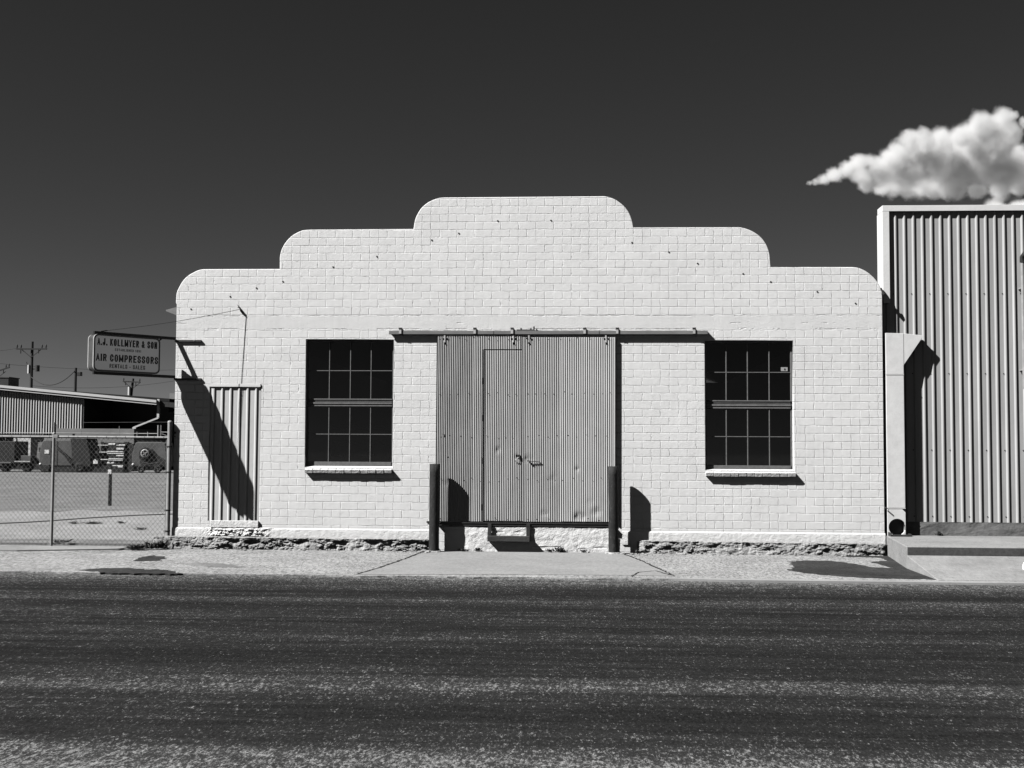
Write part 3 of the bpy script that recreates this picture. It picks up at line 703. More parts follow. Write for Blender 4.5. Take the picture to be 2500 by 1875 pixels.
# ------------------------------------------------------------------ the projecting sign
VS = 1.15
root_u, root_l = W(428, 826, .03), W(428, 918.5, .03)
end_u, end_l = W(230, 813, VS), W(232.6, 912, VS)
zu, zl = (root_u.z+end_u.z)/2, (root_l.z+end_l.z)/2
P0 = Vector((XL, -.03, 0)); P1 = Vector(((end_u.x+end_l.x)/2, -VS, 0)); dv = (P1-P0).normalized(); LL = (P1-P0).length
sg = thing('projecting_sign', 'double sided cabinet sign on two dark steel arms at the left wall corner', 'sign', (P0.x, P0.y, zl))
nv = Vector((-dv.y, dv.x, 0)); nv = nv if nv.dot(CAM-P0) > 0 else -nv
th = .19
for z_, nm in ((zu, 'arm'), (zl, 'arm')):
    top = z_ == zu
    MB().bar(P0+Vector((0, 0, z_)), P1+dv*(.02)+Vector((0, 0, z_)), .05, .05).build(nm, M['black'], sg)
    a = W(428, 830 if top else 917, .03); c = W(491, 835 if top else 921.5, .03)
    g = MB().box((XL-.01, -.034, z_-.055), (c.x, -.001, z_-.022)).build('wall_plate', M['dark_steel'], sg)
    MB().lathe([(0, -.012), (.011, -.01), (.011, 0)], (c.x-.12, -.034, z_-.04), 'y', 8).build('bolt', M['steel'], g)
# sign frame: local basis u along the arm from the far (wall) end to the near end
def L3(u, n_, z_): return P0+dv*u+nv*n_+Vector((0, 0, z_))
# solve where the face's image edges fall along the arm
def u_at(px, n_):
    best = min((abs(((q := L3(u/400*LL*1.15, n_, 3.3)-CAM).dot(rt2)/q.dot(fw)*F+1250)-px), u/400*LL*1.15) for u in range(401)); return best[1]
u1, u0 = u_at(228.5, th/2), u_at(389.5, th/2)      # near end, wall end
zt_, zb_ = zu-.030, zl+.030
def rrect(u0, u1, z0, z1, r, n=8):
    P = []
    for (cu_, cz_, a0) in ((u1-r, z1-r, 0), (u0+r, z1-r, 90), (u0+r, z0+r, 180), (u1-r, z0+r, 270)):
        for i in range(n+1):
            a_ = radians(a0+90*i/n); P.append((cu_+r*cos(a_), cz_+r*sin(a_)))
    return P
def rprism(poly, n0, n1, mt, name, par, inner=None, bev=0):
    b = MB(); n = len(poly)
    o = [L3(u, n0, z) for u, z in poly]+[L3(u, n1, z) for u, z in poly]
    if inner is None: b.add(o, [tuple(range(n)), tuple(range(2*n-1, n-1, -1))]); b.add(o, [(i, i+n, (i+1) % n+n, (i+1) % n) for i in range(n)], False)
    else:
        o += [L3(u, n0, z) for u, z in inner]+[L3(u, n1, z) for u, z in inner]
        fs = []
        for i in range(n):
            j = (i+1) % n; fs += [(i, i+n, j+n, j), (2*n+i, 2*n+j, 3*n+j, 3*n+i), (i, j, 2*n+j, 2*n+i), (n+i, 3*n+i, 3*n+j, n+j)]
        b.add(o, fs)
    return b.build(name, mt, par, bev)
rr_ = .085
cab = rprism(rrect(u0, u1, zb_, zt_, rr_), -th/2, th/2, M['cabinet'], 'cabinet', sg, rrect(u0+.012, u1-.012, zb_+.012, zt_-.012, rr_-.01))
for s_ in (1, -1):
    rprism(rrect(u0-.004, u1+.004, zb_-.004, zt_+.004, rr_), s_*(th/2-.02), s_*(th/2+.010), M['retainer'], 'face_frame', sg, rrect(u0+.022, u1-.022, zb_+.022, zt_-.022, rr_-.02))
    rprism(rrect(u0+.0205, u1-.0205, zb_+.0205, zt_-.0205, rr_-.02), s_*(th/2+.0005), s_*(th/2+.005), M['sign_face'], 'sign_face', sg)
# corner gusset between upper arm and cabinet
MB().bar(L3(u0+.01, 0, zt_-.06), L3(u0-.085, 0, zt_+.01), .02, .02).build('gusset', M['black'], sg)
MB().bar(L3((u0)-.006, th/2-.03, (zt_+zb_)/2+.06), L3(u0-.006, th/2-.03, (zt_+zb_)/2-.09), .03, .02).build('latch', M['black'], sg)
# lettering
GL = {'A': [[(0,0),(.5,1),(1,0)],[(.2,.3),(.8,.3)]], 'J': [[(.8,1),(.8,.2),(.6,0),(.3,0),(.1,.2),(.1,.35)]], 'K': [[(.1,0),(.1,1)],[(.95,1),(.2,.42)],[(.4,.6),(1,0)]],
 'O': [[(.1,.2),(.1,.8),(.32,1),(.68,1),(.9,.8),(.9,.2),(.68,0),(.32,0),(.1,.2)]], 'L': [[(.15,1),(.15,0),(.95,0)]], 'M': [[(.04,0),(.04,1)],[(.04,1),(.5,.15),(.96,1)],[(.96,1),(.96,0)]],
 'Y': [[(0,1),(.5,.45),(1,1)],[(.5,.45),(.5,0)]], 'E': [[(.95,1),(.15,1),(.15,0),(.95,0)],[(.15,.52),(.8,.52)]], 'R': [[(.12,0),(.12,1),(.68,1),(.9,.86),(.9,.62),(.68,.48),(.12,.48)],[(.6,.48),(.95,0)]],
 'S': [[(.9,.76),(.9,.84),(.7,1),(.3,1),(.1,.84),(.1,.68),(.3,.54),(.7,.46),(.9,.32),(.9,.16),(.7,0),(.3,0),(.1,.16),(.1,.26)]], 'N': [[(.1,0),(.1,1)],[(.1,1),(.9,0)],[(.9,0),(.9,1)]],
 'I': [[(.5,0),(.5,1)]], 'C': [[(.9,.7),(.9,.82),(.68,1),(.32,1),(.1,.8),(.1,.2),(.32,0),(.68,0),(.9,.18),(.9,.3)]], 'P': [[(.12,0),(.12,1),(.7,1),(.92,.84),(.92,.58),(.7,.43),(.12,.43)]],
 'T': [[(0,1),(1,1)],[(.5,1),(.5,0)]], 'B': [[(.12,0),(.12,1),(.66,1),(.86,.88),(.86,.64),(.66,.53),(.12,.53)],[(.66,.53),(.9,.4),(.9,.14),(.68,0),(.12,0)]], 'H': [[(.1,0),(.1,1)],[(.9,0),(.9,1)],[(.1,.5),(.9,.5)]],
 'D': [[(.12,0),(.12,1),(.6,1),(.9,.78),(.9,.22),(.6,0),(.12,0)]], '&': [[(.98,0),(.3,.72),(.3,.88),(.45,1),(.6,.88),(.58,.72),(.1,.3),(.12,.12),(.35,0),(.6,.06),(.95,.45)]],
 '.': [[(.5,0),(.5,.08)]], '-': [[(.1,.42),(.9,.42)]], '1': [[(.25,.78),(.55,1),(.55,0)]], '8': [[(.5,.54),(.2,.68),(.2,.86),(.38,1),(.62,1),(.8,.86),(.8,.68),(.5,.54),(.1,.36),(.1,.14),(.34,0),(.66,0),(.9,.14),(.9,.36),(.5,.54)]],
 '9': [[(.15,.12),(.35,0),(.65,0),(.88,.2),(.88,.8),(.66,1),(.34,1),(.12,.82),(.12,.6),(.34,.45),(.88,.5)]]}
GW = {'I': .42, '.': .36, ' ': .45, 'M': 1.25, '1': .7, 'J': .9, '-': .8, '&': 1.1}
def letters(txt, name, ul, ur, zc0, zc1, side=1, bold=.17):
    adv = [GW.get(c, 1.0) for c in txt]; gap = .24; tot = sum(adv)+gap*(len(txt)-1); sc_ = (ur-ul)/tot; hh = zc1-zc0; th_ = hh*bold; sg_ = 1 if ur > ul else -1
    b = MB(); x = 0; q = 0
    for c, a_ in zip(txt, adv):
        if c != ' ':
            wd = abs(sc_)*a_
            for st_ in GL[c]:
                pts_ = [(u_*max(wd-th_*.7, 1e-4)+th_*.35, .5*th_+v_*(hh-th_)) for u_, v_ in st_]
                for (p0, p1) in zip(pts_[:-1], pts_[1:]):
                    q += 1; dx, dz = p1[0]-p0[0], p1[1]-p0[1]; l_ = math.hypot(dx, dz); dx, dz = dx/l_, dz/l_; e_ = th_*.42; tw = th_*(.5 if abs(dx) < .15 else .40 if abs(dz) < .15 else .34)
                    cs = [(p0[0]-dx*e_-dz*tw, p0[1]-dz*e_+dx*tw), (p1[0]+dx*e_-dz*tw, p1[1]+dz*e_+dx*tw), (p1[0]+dx*e_+dz*tw, p1[1]+dz*e_-dx*tw), (p0[0]-dx*e_+dz*tw, p0[1]-dz*e_-dx*tw)]
                    lift = .0012+.00006*(q % 17); U = lambda p: ul+sc_*x+sg_*p[0]
                    b.add([L3(U(p), side*(th/2+.0052), zc0+p[1]) for p in cs]+[L3(U(p), side*(th/2+.0052+lift), zc0+p[1]) for p in cs], [(0, 1, 2, 3), (7, 6, 5, 4)]+[(k_, (k_+1) % 4+0, (k_+1) % 4+4, k_+4) for k_ in range(4)])
        x += a_+gap
    return b.build(name, M['letter'], sg)
H_ = zt_-zb_; Wd = u1-u0
for side in (1, -1):
    def put(txt, nm, a, c, t0, t1, bold):   # a..c along the reading direction as a share of the width, t from the bottom; one part per word
        sz_ = lambda t_: sum(GW.get(q_, 1.0) for q_ in t_)+.24*(len(t_)-1)
        tot = sz_(txt); pos = 0
        for wd_ in txt.split(' '):
            n_ = sz_(wd_); f0, f1 = a+(c-a)*pos/tot, a+(c-a)*(pos+n_)/tot; pos += n_+.45+.48
            if side == 1: letters(wd_, nm, u1-Wd*f0, u1-Wd*f1, zb_+H_*t0, zb_+H_*t1, 1, bold)
            else: letters(wd_, nm, u0+Wd*f0, u0+Wd*f1, zb_+H_*t0, zb_+H_*t1, -1, bold)
    put('A.J. KOLLMYER & SON', 'lettering', .05, .955, .70, .90, .20)
    put('ESTABLISHED 1891', 'lettering', .31, .71, .570, .640, .20)
    put('AIR COMPRESSORS', 'lettering', .035, .975, .27, .475, .21)
    put('RENTALS - SALES', 'lettering', .235, .775, .095, .210, .19)
# guy wire
gy = thing('guy_wire', 'thin wire from the sign arm end to an anchor on the white wall', 'wire', gpt)
g0 = L3(LL-.10, 0, zu+.03)
MB().tube([g0.lerp(gpt, t/12)-Vector((0, 0, .035*sin(pi*t/12))) for t in range(13)], .0045, 6).build('wire', M['dark_steel'], gy)
g = W(585, 752, .0)
MB().bar((g.x-.03, -.002, g.z+.05), (g.x+.045, -.035, g.z-.07), .006, .04, (0, 1, 0)).tube([(g.x-.01, 0, g.z+.02), (g.x, -.07, g.z+.0)], .010, 6).bar((g.x+.02, -.03, g.z-.04), (g.x+.06, -.01, g.z-.10), .03, .02).build('anchor', M['rust'], gy)
MB().tube([g0, g0+(gpt-g0).normalized()*.10], .012, 8).build('turnbuckle', M['dark_steel'], gy)

# ------------------------------------------------------------------ chain-link fence
FV = .045
fe = thing('chain_link_fence', 'galvanised chain link fence joined to the left corner of the white wall', 'fence', (W(128, 1327, FV).x, -FV, 0.02))
xp = W(411.5, 1200, FV).x; zp0 = W(411, 1311, FV).z; zp1 = W(416, 1031, FV).z
def post(x, z0, z1, r, par, nm='post', cap=True):
    b = MB(); b.tube([(x, -FV, z0), (x, -FV, z1)], r, 14)
    if cap: b.lathe([(r+.003, 0), (r+.003, .02), (r*.8, .035), (0, .042)], (x, -FV, z1-.01), 'z', 14)
    return b.build(nm, M['zinc'], par)
post(xp, zp0-.02, zp1, .038, fe, 'terminal_post')
xs1 = W(128.5, 1200, FV).x; ztop = W(200, 1067, FV).z
sag = W(128, 1327, FV).z
post(xs1, 0.0, ztop+.055, .026, fe, 'line_post')
xs2 = xs1-(xp-xs1); post(xs2, 0.0, ztop+.055, .026, fe, 'line_post'); xs3 = xs2-(xp-xs1); post(xs3, 0.0, ztop+.055, .026, fe, 'line_post')
MB().tube([(xs3-1, -FV, ztop), (xs1, -FV, ztop+.003), (xp, -FV, ztop-.003)], .021, 10).build('top_rail', M['zinc'], fe)
MB().box((xs1+.01, -FV-.03, ztop-.02), (xs1+.08, -FV+.03, ztop+.04)).build('rail_clamp', M['zinc'], fe, .006)
xe = W(404.5, 1200, FV).x-.0
MB().tube([(xe, -FV, .06), (xe, -FV, ztop-.03)], .006, 6).build('tension_bar', M['zinc'], fe)
for py in (1090, 1152, 1245, 1296):
    z_ = W(408, py, FV).z; b = MB(); b.tube([(xe-.01, -FV-.03, z_), (xp, -FV-.04, z_)], .008, 6); b.lathe([(.040, -.012), (.042, -.012), (.042, .012), (.040, .012)], (xp, -FV, z_), 'z', 14); b.build('tension_band', M['dark_steel'], fe)
for i in range(26):
    x_ = xp-.1-i*.17; b = MB(); b.lathe([(.023, -.004), (.026, 0), (.023, .004)], (x_, -FV, ztop), 'x', 10); b.build('tie_wire', M['wire'], fe)
# mesh fabric: zig-zag wires clipped to the panel
b = MB(); S_ = .083; zlo, zhi = .045, ztop-.022; xa, xb = xs3-.8, xe; wr = .0027
k = -int((xb-xa+zhi)/S_)-2
HH = zhi-zlo
for d in (1, -1):
    n0 = int((xb-xa+HH*.9)/S_)+3
    for i in range(-int(HH/S_)-2, n0):
        # wire starts at bottom x = xa+i*S_, goes up at 50 degrees
        sl_ = .90
        xs_, xt_ = (xa+i*S_, xa+i*S_+HH*sl_) if d == 1 else (xa+i*S_+HH*sl_, xa+i*S_)
        p, q = Vector((xs_, 0, zlo)), Vector((xt_, 0, zhi))
        def clip(p, q, X, keep_less):
            if (p.x-X)*(q.x-X) < 0:
                t = (X-p.x)/(q.x-p.x); c = p.lerp(q, t)
                if (p.x < X) == keep_less: q = c
                else: p = c
            elif (p.x > X) == keep_less and (q.x > X) == keep_less: return None
            return p, q
        r = clip(p, q, xb, True)
        if r: r = clip(r[0], r[1], xa, False)
        if not r or (r[0]-r[1]).length < .02: continue
        p, q = r; seg = max(1, int((q-p).length/.12)); ptsw = []
        for s_ in range(seg+1):
            c = p.lerp(q, s_/seg); j = .006*mnoise.noise(Vector((c.x*5, d, c.z*5))); ptsw.append((c.x+j, -FV+.004*d+.03*mnoise.noise(Vector((c.x*.8, 0, c.z*1.2))), c.z+j))
        b.tube(ptsw, wr, 3, False)
b.build('mesh_fabric', M['wire'], fe)

# hose on the yard and yard joint
def ground_line(name, pxs, z, r, mt, label, cat):
    P = [G(px, py, z)+Vector((0, 0, r)) for px, py in pxs]; o = MB().tube(P, r, 6).build(name, mt); tag(o, label, cat); return o
jl = [(-80, 1281), (0, 1277.5), (60, 1275), (120, 1271.5), (200, 1265.5), (270, 1261), (340, 1257.5), (430, 1254.5)]
b = MB(); b.prism([tuple(G(px, py-.9, YG+.006))[:2] for px, py in jl]+[tuple(G(px, py+.9, YG+.006))[:2] for px, py in jl[::-1]], 'z', YG-.03, YG+.008); tag(b.build('yard_joint', M['black']), kind='structure')
fa = [(-300, 1262)]+[(px, 1247+8*mnoise.noise(Vector((px*.012, 2, 0)))) for px in range(-200, 440, 12)]
b = MB(); b.prism([tuple(G(px, py, YG+.004))[:2] for px, py in fa]+[(XL-.1, 90), (-120, 90)], 'z', YG-.03, YG+.004); tag(b.build('yard_asphalt', M['yard_far']), kind='structure')
# yard post with a sticker
yp = G(268, 1235, YG); H1 = (1235-1122)/F*(yp.y+D)
t = thing('yard_post', 'short black post with a white sticker standing alone in the yard', 'post', yp)
MB().tube([yp, yp+Vector((0, 0, H1))], .055, 10, r2=.045).build('pole', M['black'], t); MB().box(yp+Vector((-.05, -.075, H1*.70)), yp+Vector((.05, -.056, H1*.70+.13))).build('sticker', M['white'], t)
MB().tube([yp+Vector((-.1, 0, H1*.93)), yp+Vector((.1, 0, H1*.93))], .05, 8).build('post_head', M['zinc'], t)

# ------------------------------------------------------------------ the ribbed building at the right
YR = .17
rb = thing('ribbed_building', 'tall building clad in grey ribbed metal with white edge trim', 'building', (XR+3, YR, 0))
zsh = W(2350, 1275.5, -YR).z; ztr = W(2350, 514, -YR).z; xl = W(2157.5, 900, -YR).x; xr_ = W(2500, 900, -YR).x+3.5
ph = W(2403.2, 576, -YR).x
ph = (W(2403.2, 576, -YR+.0).x+W(2411.0, 1190, -YR).x)/2
pitch = (W(2491.9, 576, -YR).x-W(2358.8, 576, -YR).x)/6
ribbed('cladding', xl, xr_, zsh, ztr, YR+.03, boxrib(pitch, .024, ph, YR, .021, .018), M['panel'], rb)
xt0 = W(2155.5, 620, -YR+.06).x; xt1 = W(2172, 620, -YR+.06).x; zt0 = W(2200, 740, -YR+.06).z; zt1 = W(2155, 501.6, -YR+.06).z; zt2 = W(2250, 515.3, -YR+.06).z
MB().box((xt0, YR-.058, zt0), (xt1, YR-.001, zt2)).box((xt0, YR-.001, zt0), (xt0+.018, YR+.34, zt2-.001)).build('corner_trim', M['white'], rb, .003)
MB().box((xt0, YR-.060, zt2), (xr_, YR+.30, zt1)).build('parapet_cap', M['white'], rb, .004)
MB().box((xl+.02, YR+.032, .25), (xr_, YR+.29, ztr)).box((xl+.02, YR+.291, .25), (xr_, 16, 4.2)).build('wall_core', M['panel'], rb)
zf0, zf1 = .2, zsh+.004
b = MB(); nx = 120; vs = []; x0 = W(2165, 1290, -YR).x; x1 = xr_
for i in range(nx+1):
    for j in range(13):
        xx = x0+(x1-x0)*i/nx; zz = zf0+(zf1-zf0)*j/12; vs.append((xx, YR-.035+.010*mnoise.fractal(Vector((xx*3, zz*7, 2)), .9, 2, 5), zz))
b.add(vs, [(i*13+j, (i+1)*13+j, (i+1)*13+j+1, i*13+j+1) for i in range(nx) for j in range(12)])
b.add([(x0, YR-.035, zf1), (x1, YR-.035, zf1), (x1, YR+.02, zf1), (x0, YR+.02, zf1)], [(0, 1, 2, 3)])
b.build('foundation', plain('foundation_concrete', .16, .9, .45, 5, bump=.7, bscale=14, stretch=(.6, 1, 1.6)), rb)
k0 = int((W(2195, 700, -YR).x-ph)/pitch)
for py in (717, 912, 1099, 1261):
    z_ = W(2350, py, -YR).z
    for k in range(k0-1, 28):
        x_ = ph+k*pitch
        if x_ > xr_-.1 or x_ < W(2172, 800, -YR).x: continue
        if (k % 2) == 0:
            b = MB(); b.lathe([(0, -.012), (.0085, -.010), (.011, 0)], (x_-.014, YR, z_), 'y', 8)
            b.build('screw', M['black'], rb)
# conduit mast at the picture's right edge
cm = thing('conduit', 'grey conduit with a curved weatherhead on the ribbed cladding', 'conduit', (W(2500, 900, 0).x, 0, 2))
x_ = W(2500.5, 900, 0).x
MB().tube([(x_, .0, W(2499, 950, 0).z), (x_, .0, W(2499, 640, 0).z)], .03, 10).build('pipe', M['zinc'], cm)
MB().tube([(x_, .0, W(2499, 640, 0).z), (x_, -.0, W(2499, 628, 0).z), (x_+.04, -.02, W(2499, 618, 0).z), (x_+.1, -.03, W(2499, 618, 0).z), (x_+.15, -.03, W(2499, 630, 0).z)], .045, 10).build('weatherhead', M['rust'], cm)
MB().box((x_-.02, .02, W(2499, 700, 0).z), (x_+.02, YR, W(2499, 704, 0).z)).box((x_-.02, .02, W(2499, 900, 0).z), (x_+.02, YR, W(2499, 904, 0).z)).build('strap', M['zinc'], cm)

# rain duct between the two buildings
du = thing('rain_duct', 'white sheet metal rain duct with flared hood and round outlet between the buildings', 'duct', (W(2185, 1300).x, 0, W(2185, 1308).z))
xd0, xd1 = W(2164, 1000, .0).x, W(2207, 1000, .0).x; xd0 = max(xd0, XR+.012); zd1 = W(2180, 813, 0).z; zm = W(2180, 892, 0).z; zdb = W(2180, 1267, 0).z
xh = W(2251, 818, 0).x; yb_ = YR-.03; yf_ = -.015
zs1, zs2 = W(2180, 914, 0).z, W(2180, 1240, 0).z
hood = [(xd0, zs1), (xd0, zd1), (xd1, zd1-.006), (xh, W(2251, 819, 0).z), (xh, W(2251, 825, 0).z), (xd1, zm), (xd1, zs1)]
MB().prism(hood, 'y', yf_, yb_).build('hood', M['white2'], du, .004)
MB().box((xd0-.002, yf_-.004, zs1-.012), (xd1+.003, yb_+.0, zs1-.001)).box((xd0-.002, yf_-.004, zs2-.012), (xd1+.003, yb_, zs2-.001)).build('seam_band', M['white2'], du)
zlo_ = zs1-.0125
MB().box((xd0, yf_, zs2), (xd1, yb_, zlo_)).build('shaft', M['white2'], du, .004)
MB().box((xd1-.0005, yf_-.003, zm), (xd1+.003, yf_+.0, zd1-.01)).build('hood_seam', M['steel'], du)
# lower shaft with a round outlet
cxh, czh, rh = (xd0+xd1)/2+.008, W(2190, 1287, 0).z, .142
zbb = W(2190, 1305, 0).z
ring = [(cxh+rh*cos(a_), czh+rh*sin(a_)) for a_ in [radians(-58+296*i/24) for i in range(25)]]
outl = [(xd1, zbb), (xd1, zs2-.0125), (xd0, zs2-.0125), (xd0, zbb)]
b = MB(); ring2 = [(min(max(x, xd0+.012), xd1-.006), z) for x, z in ring]
# front plate as a fan between the outline and the hole
N_ = len(ring2); outer_pts = []
for i in range(N_):
    x, z = ring2[i]; a_ = math.atan2(z-czh, x-cxh); dx, dz = cos(a_), sin(a_)
    ts = []
    if dx > 1e-6: ts.append((xd1-cxh)/dx)
    if dx < -1e-6: ts.append((xd0-cxh)/dx)
    if dz > 1e-6: ts.append((zs2-.0125-czh)/dz)
    if dz < -1e-6: ts.append((zbb-czh)/dz)
    t_ = min(ts); outer_pts.append((cxh+dx*t_, czh+dz*t_))
vs = [(x, yf_, z) for x, z in ring2]+[(x, yf_, z) for x, z in outer_pts]+[(x, yf_+.05, z) for x, z in ring2]
b.add(vs, [(i, i+1, N_+i+1, N_+i) for i in range(N_-1)]+[(i, 2*N_+i, 2*N_+i+1, i+1) for i in range(N_-1)])
b.add([(xd0, yf_, zs2-.0125), (xd0+.03, yf_, zs2-.0125), (xd0+.0, yf_, zs2-.06)], [(0, 1, 2)]); b.add([(xd1, yf_, zs2-.0125), (xd1-.06, yf_, zs2-.0125), (xd1, yf_, zs2-.07)], [(0, 1, 2)])
b.box((xd0, yf_+.001, zbb-.02), (xd0+.006, yb_, zs2-.0125)); b.box((xd1-.006, yf_+.001, zbb), (xd1, yb_, zs2-.0125))
b.build('outlet_shaft', M['white2'], du)
MB().box((xd0+.01, yb_-.02, zbb-.03), (xd1-.01, yb_-.01, zs2-.05)).box((xd0+.01, yf_+.01, zs2-.03), (xd1-.01, yb_-.02, zs2-.02)).build('outlet_back', M['black'], du)
tz = W(2190, 1309, .1).z+.012
b = MB(); b.box((xd0-.0, -.22, tz-.006), (xd1+.05, yf_-.004, tz+.010)); b.box((xd0-.0, -.22, tz+.011), (xd0+.012, yf_-.004, tz+.05)); b.box((xd1+.038, -.22, tz+.011), (xd1+.05, yf_-.004, tz+.03)); b.build('splash_tray', M['dark_steel'], du)
MB().tube([(xd0-.02, -.08, zs2-.005), (xd0-.055, -.03, zs2+.006)], .010, 6).build('hook', M['dark_steel'], du)

# cracked bracket at the top corner
p = W(2153, 712, .03)
ab = thing('wall_bracket', 'small dark iron bracket at the top right corner of the white wall', 'bracket', p)
MB().bar(p+Vector((-.02, -.01, .06)), p+Vector((.03, -.02, -.05)), .016, .03).build('arm', M['dark_steel'], ab)
MB().bar(p+Vector((.02, -.02, -.03)), p+Vector((.02, .09, -.03)), .04, .045).build('plate', M['dark_steel'], ab)

# ------------------------------------------------------------------ raised slab and ramp
zS = W(2350, 1309.5, 0).z
S0 = G(2163, 1308.5, zS); S1 = G(2216, 1334, zS); yfr = S1.y; xf = S1.x; xk = XR+.02
zR = zS-.13
MB_edge = MB().box((xf+.001, yfr-.010, zR+.003), (60, yfr-.001, zS-.012)).build('slab_edge', M['slab_edge']); tag(MB_edge, kind='structure')
sb = MB(); sb.prism([(xk, YR-.03), (xk, -.05), (xf-.02, yfr), (60, yfr), (60, YR-.03)], 'z', -.03, zS); sb_o = sb.build('raised_slab', M['slab'], None, .012); tag(sb_o, kind='structure')
E1 = G(2289, 1417, 0)
b = MB(); z_e = .012
vs = [(xf-.019, yfr-.004, zR), (60, yfr-.004, zR), (60, E1.y, z_e), (E1.x, E1.y, z_e), (xf-.019, yfr-.004, -.03), (60, yfr-.004, -.03), (60, E1.y, -.03), (E1.x, E1.y, -.03)]
b.add(vs, [(0, 3, 2, 1), (4, 5, 6, 7), (0, 4, 7, 3), (3, 7, 6, 2), (0, 1, 5, 4), (1, 2, 6, 5)]); o = b.build('ramp', M['slab'], None, .01); tag(o, kind='structure')
# white can at the frame edge
p = G(2506, 1396, 0.06); p.z = .06
t = MB().lathe([(0, .0), (.055, .0), (.058, .02), (.05, .10), (.035, .13), (.0, .135)], p, 'z', 14).build('paper_cup', M['white']); tag(t, 'small white cup on the concrete ramp at the right edge', 'cup')

# ------------------------------------------------------------------ weeds
def weed(p, r, h, n, label, seed):
    rr = random.Random(seed); b = MB()
    for i in range(n):
        a_ = rr.uniform(0, 2*pi); L_ = rr.uniform(.5, 1)*r; hh = rr.uniform(.2, 1)*h; q = Vector((cos(a_)*L_, sin(a_)*L_*.8, hh)); base_ = Vector((rr.gauss(0, r*.35), rr.gauss(0, r*.2), 0))
        s_ = Vector((-sin(a_), cos(a_), rr.uniform(-.4, .4))).normalized()*rr.uniform(.006, .016)
        m_ = base_+q*.55+Vector((0, 0, hh*.25)); e_ = base_+q
        b.add([p+base_, p+m_-s_, p+e_, p+m_+s_], [(0, 1, 2, 3)])
    stem = MB()
    for i in range(5):
        a_ = rr.uniform(0, 2*pi); stem.tube([p, p+Vector((cos(a_)*r*.5, sin(a_)*r*.4, h*.6))], .003, 3)
    t = thing('weed', label, 'weed', p, group='weeds along the foot of the walls'); b.build('leaves', M['leaf'], t); stem.build('stem', M['leaf'], t)
for i, (px, py, v, r, h, n, lab) in enumerate((
    (395, 1306, .25, .13, .16, 90, 'dry weed against the fence post foot'),
    (372, 1325, .35, .16, .14, 110, 'leafy dry weed between the fence and the footing end'),
    (345, 1340, .42, .17, .10, 120, 'low sprawling weed left of the footing end'),
    (320, 1346, .5, .13, .06, 80, 'thin flat weed furthest left of the footing'),
    (1183, 1333, .12, .07, .07, 40, 'small weed left of the hanging step'),
    (1368, 1336, .12, .10, .09, 60, 'bushy weed under the middle of the right door'),
    (1345, 1340, .12, .08, .05, 40, 'low weed beside the bushy one under the right door'),
    (1145, 1335, .12, .08, .04, 36, 'flat weed under the left door'),
    (1425, 1338, .12, .07, .05, 36, 'small weed left of the right bollard'),
    (1555, 1340, .28, .10, .07, 50, 'dark weed at the broken end of the right footing'),
    (2236, 1307, .1, .0, .0, 0, ''))):
    if not n: continue
    p = G(px, py, 0) if py > 1330 else Vector((W(px, py, v).x, -v, .02)); weed(Vector((p.x, -v-.03, .012)), r, h, n, lab, i)
x_ = W(2291, 1300, -YR+.06).x
weed(Vector((x_, YR-.10, zS+.002)), .045, .09, 60, 'dark weed growing at the foundation of the ribbed building', 55)
for i, (px, py) in enumerate(((225, 1279), (180, 1279), (295, 1278), (345, 1294), (140, 1325), (160, 1324))):
    p = G(px, py, YG); weed(p, .25 if i == 0 else .12, .06, 60 if i == 0 else 30, ['widest low weed tuft in the yard joint', 'small weed tuft left of the widest yard tuft', 'small weed tuft right of the widest yard tuft', 'weed tuft in the yard nearest the white wall', 'weed at the foot of the fence line post', 'weed just right of the fence line post foot'][i], 80+i)

# loose stones
rs = random.Random(11)
def stone_mesh(seed, flat):
    bm_ = bmesh.new(); bmesh.ops.create_icosphere(bm_, subdivisions=2, radius=1)
    for v in bm_.verts: q = v.co.copy(); v.co *= 1+.35*mnoise.noise(q*1.4+Vector((seed*9.1, 0, 0))); v.co.z *= flat
    me = bpy.data.meshes.new('stone'); bm_.to_mesh(me); bm_.free(); me.materials.append(M['rubble']); return me
SM = [stone_mesh(i, .55) for i in range(5)]
where = ['by the left bollard', 'at the foot of the left footing', 'by the right bollard', 'at the foot of the right footing']
cnt = 0
for zone, (pa, pb, v0, v1, n) in enumerate(((1010, 1090, .15, .55, 9), (500, 1000, .17, .34, 16), (1512, 1600, .10, .5, 10), (1600, 2120, .17, .36, 16))):
    for i in range(n):
        px = rs.uniform(pa, pb); v = rs.uniform(v0, v1); s_ = rs.uniform(.012, .035)*(1.5 if zone in (0, 2) and i < 3 else 1)
        o = bpy.data.objects.new('stone', rs.choice(SM)); COL.objects.link(o); p = W(px, 1345, v); o.location = (p.x, -v, s_*.3); o.scale = (s_*rs.uniform(.8, 1.5), s_, s_); o.rotation_euler = (0, 0, rs.uniform(0, 6))
        tag(o, 'loose grey stone %s' % where[zone], 'stone', 'loose stones '+where[zone]); cnt += 1

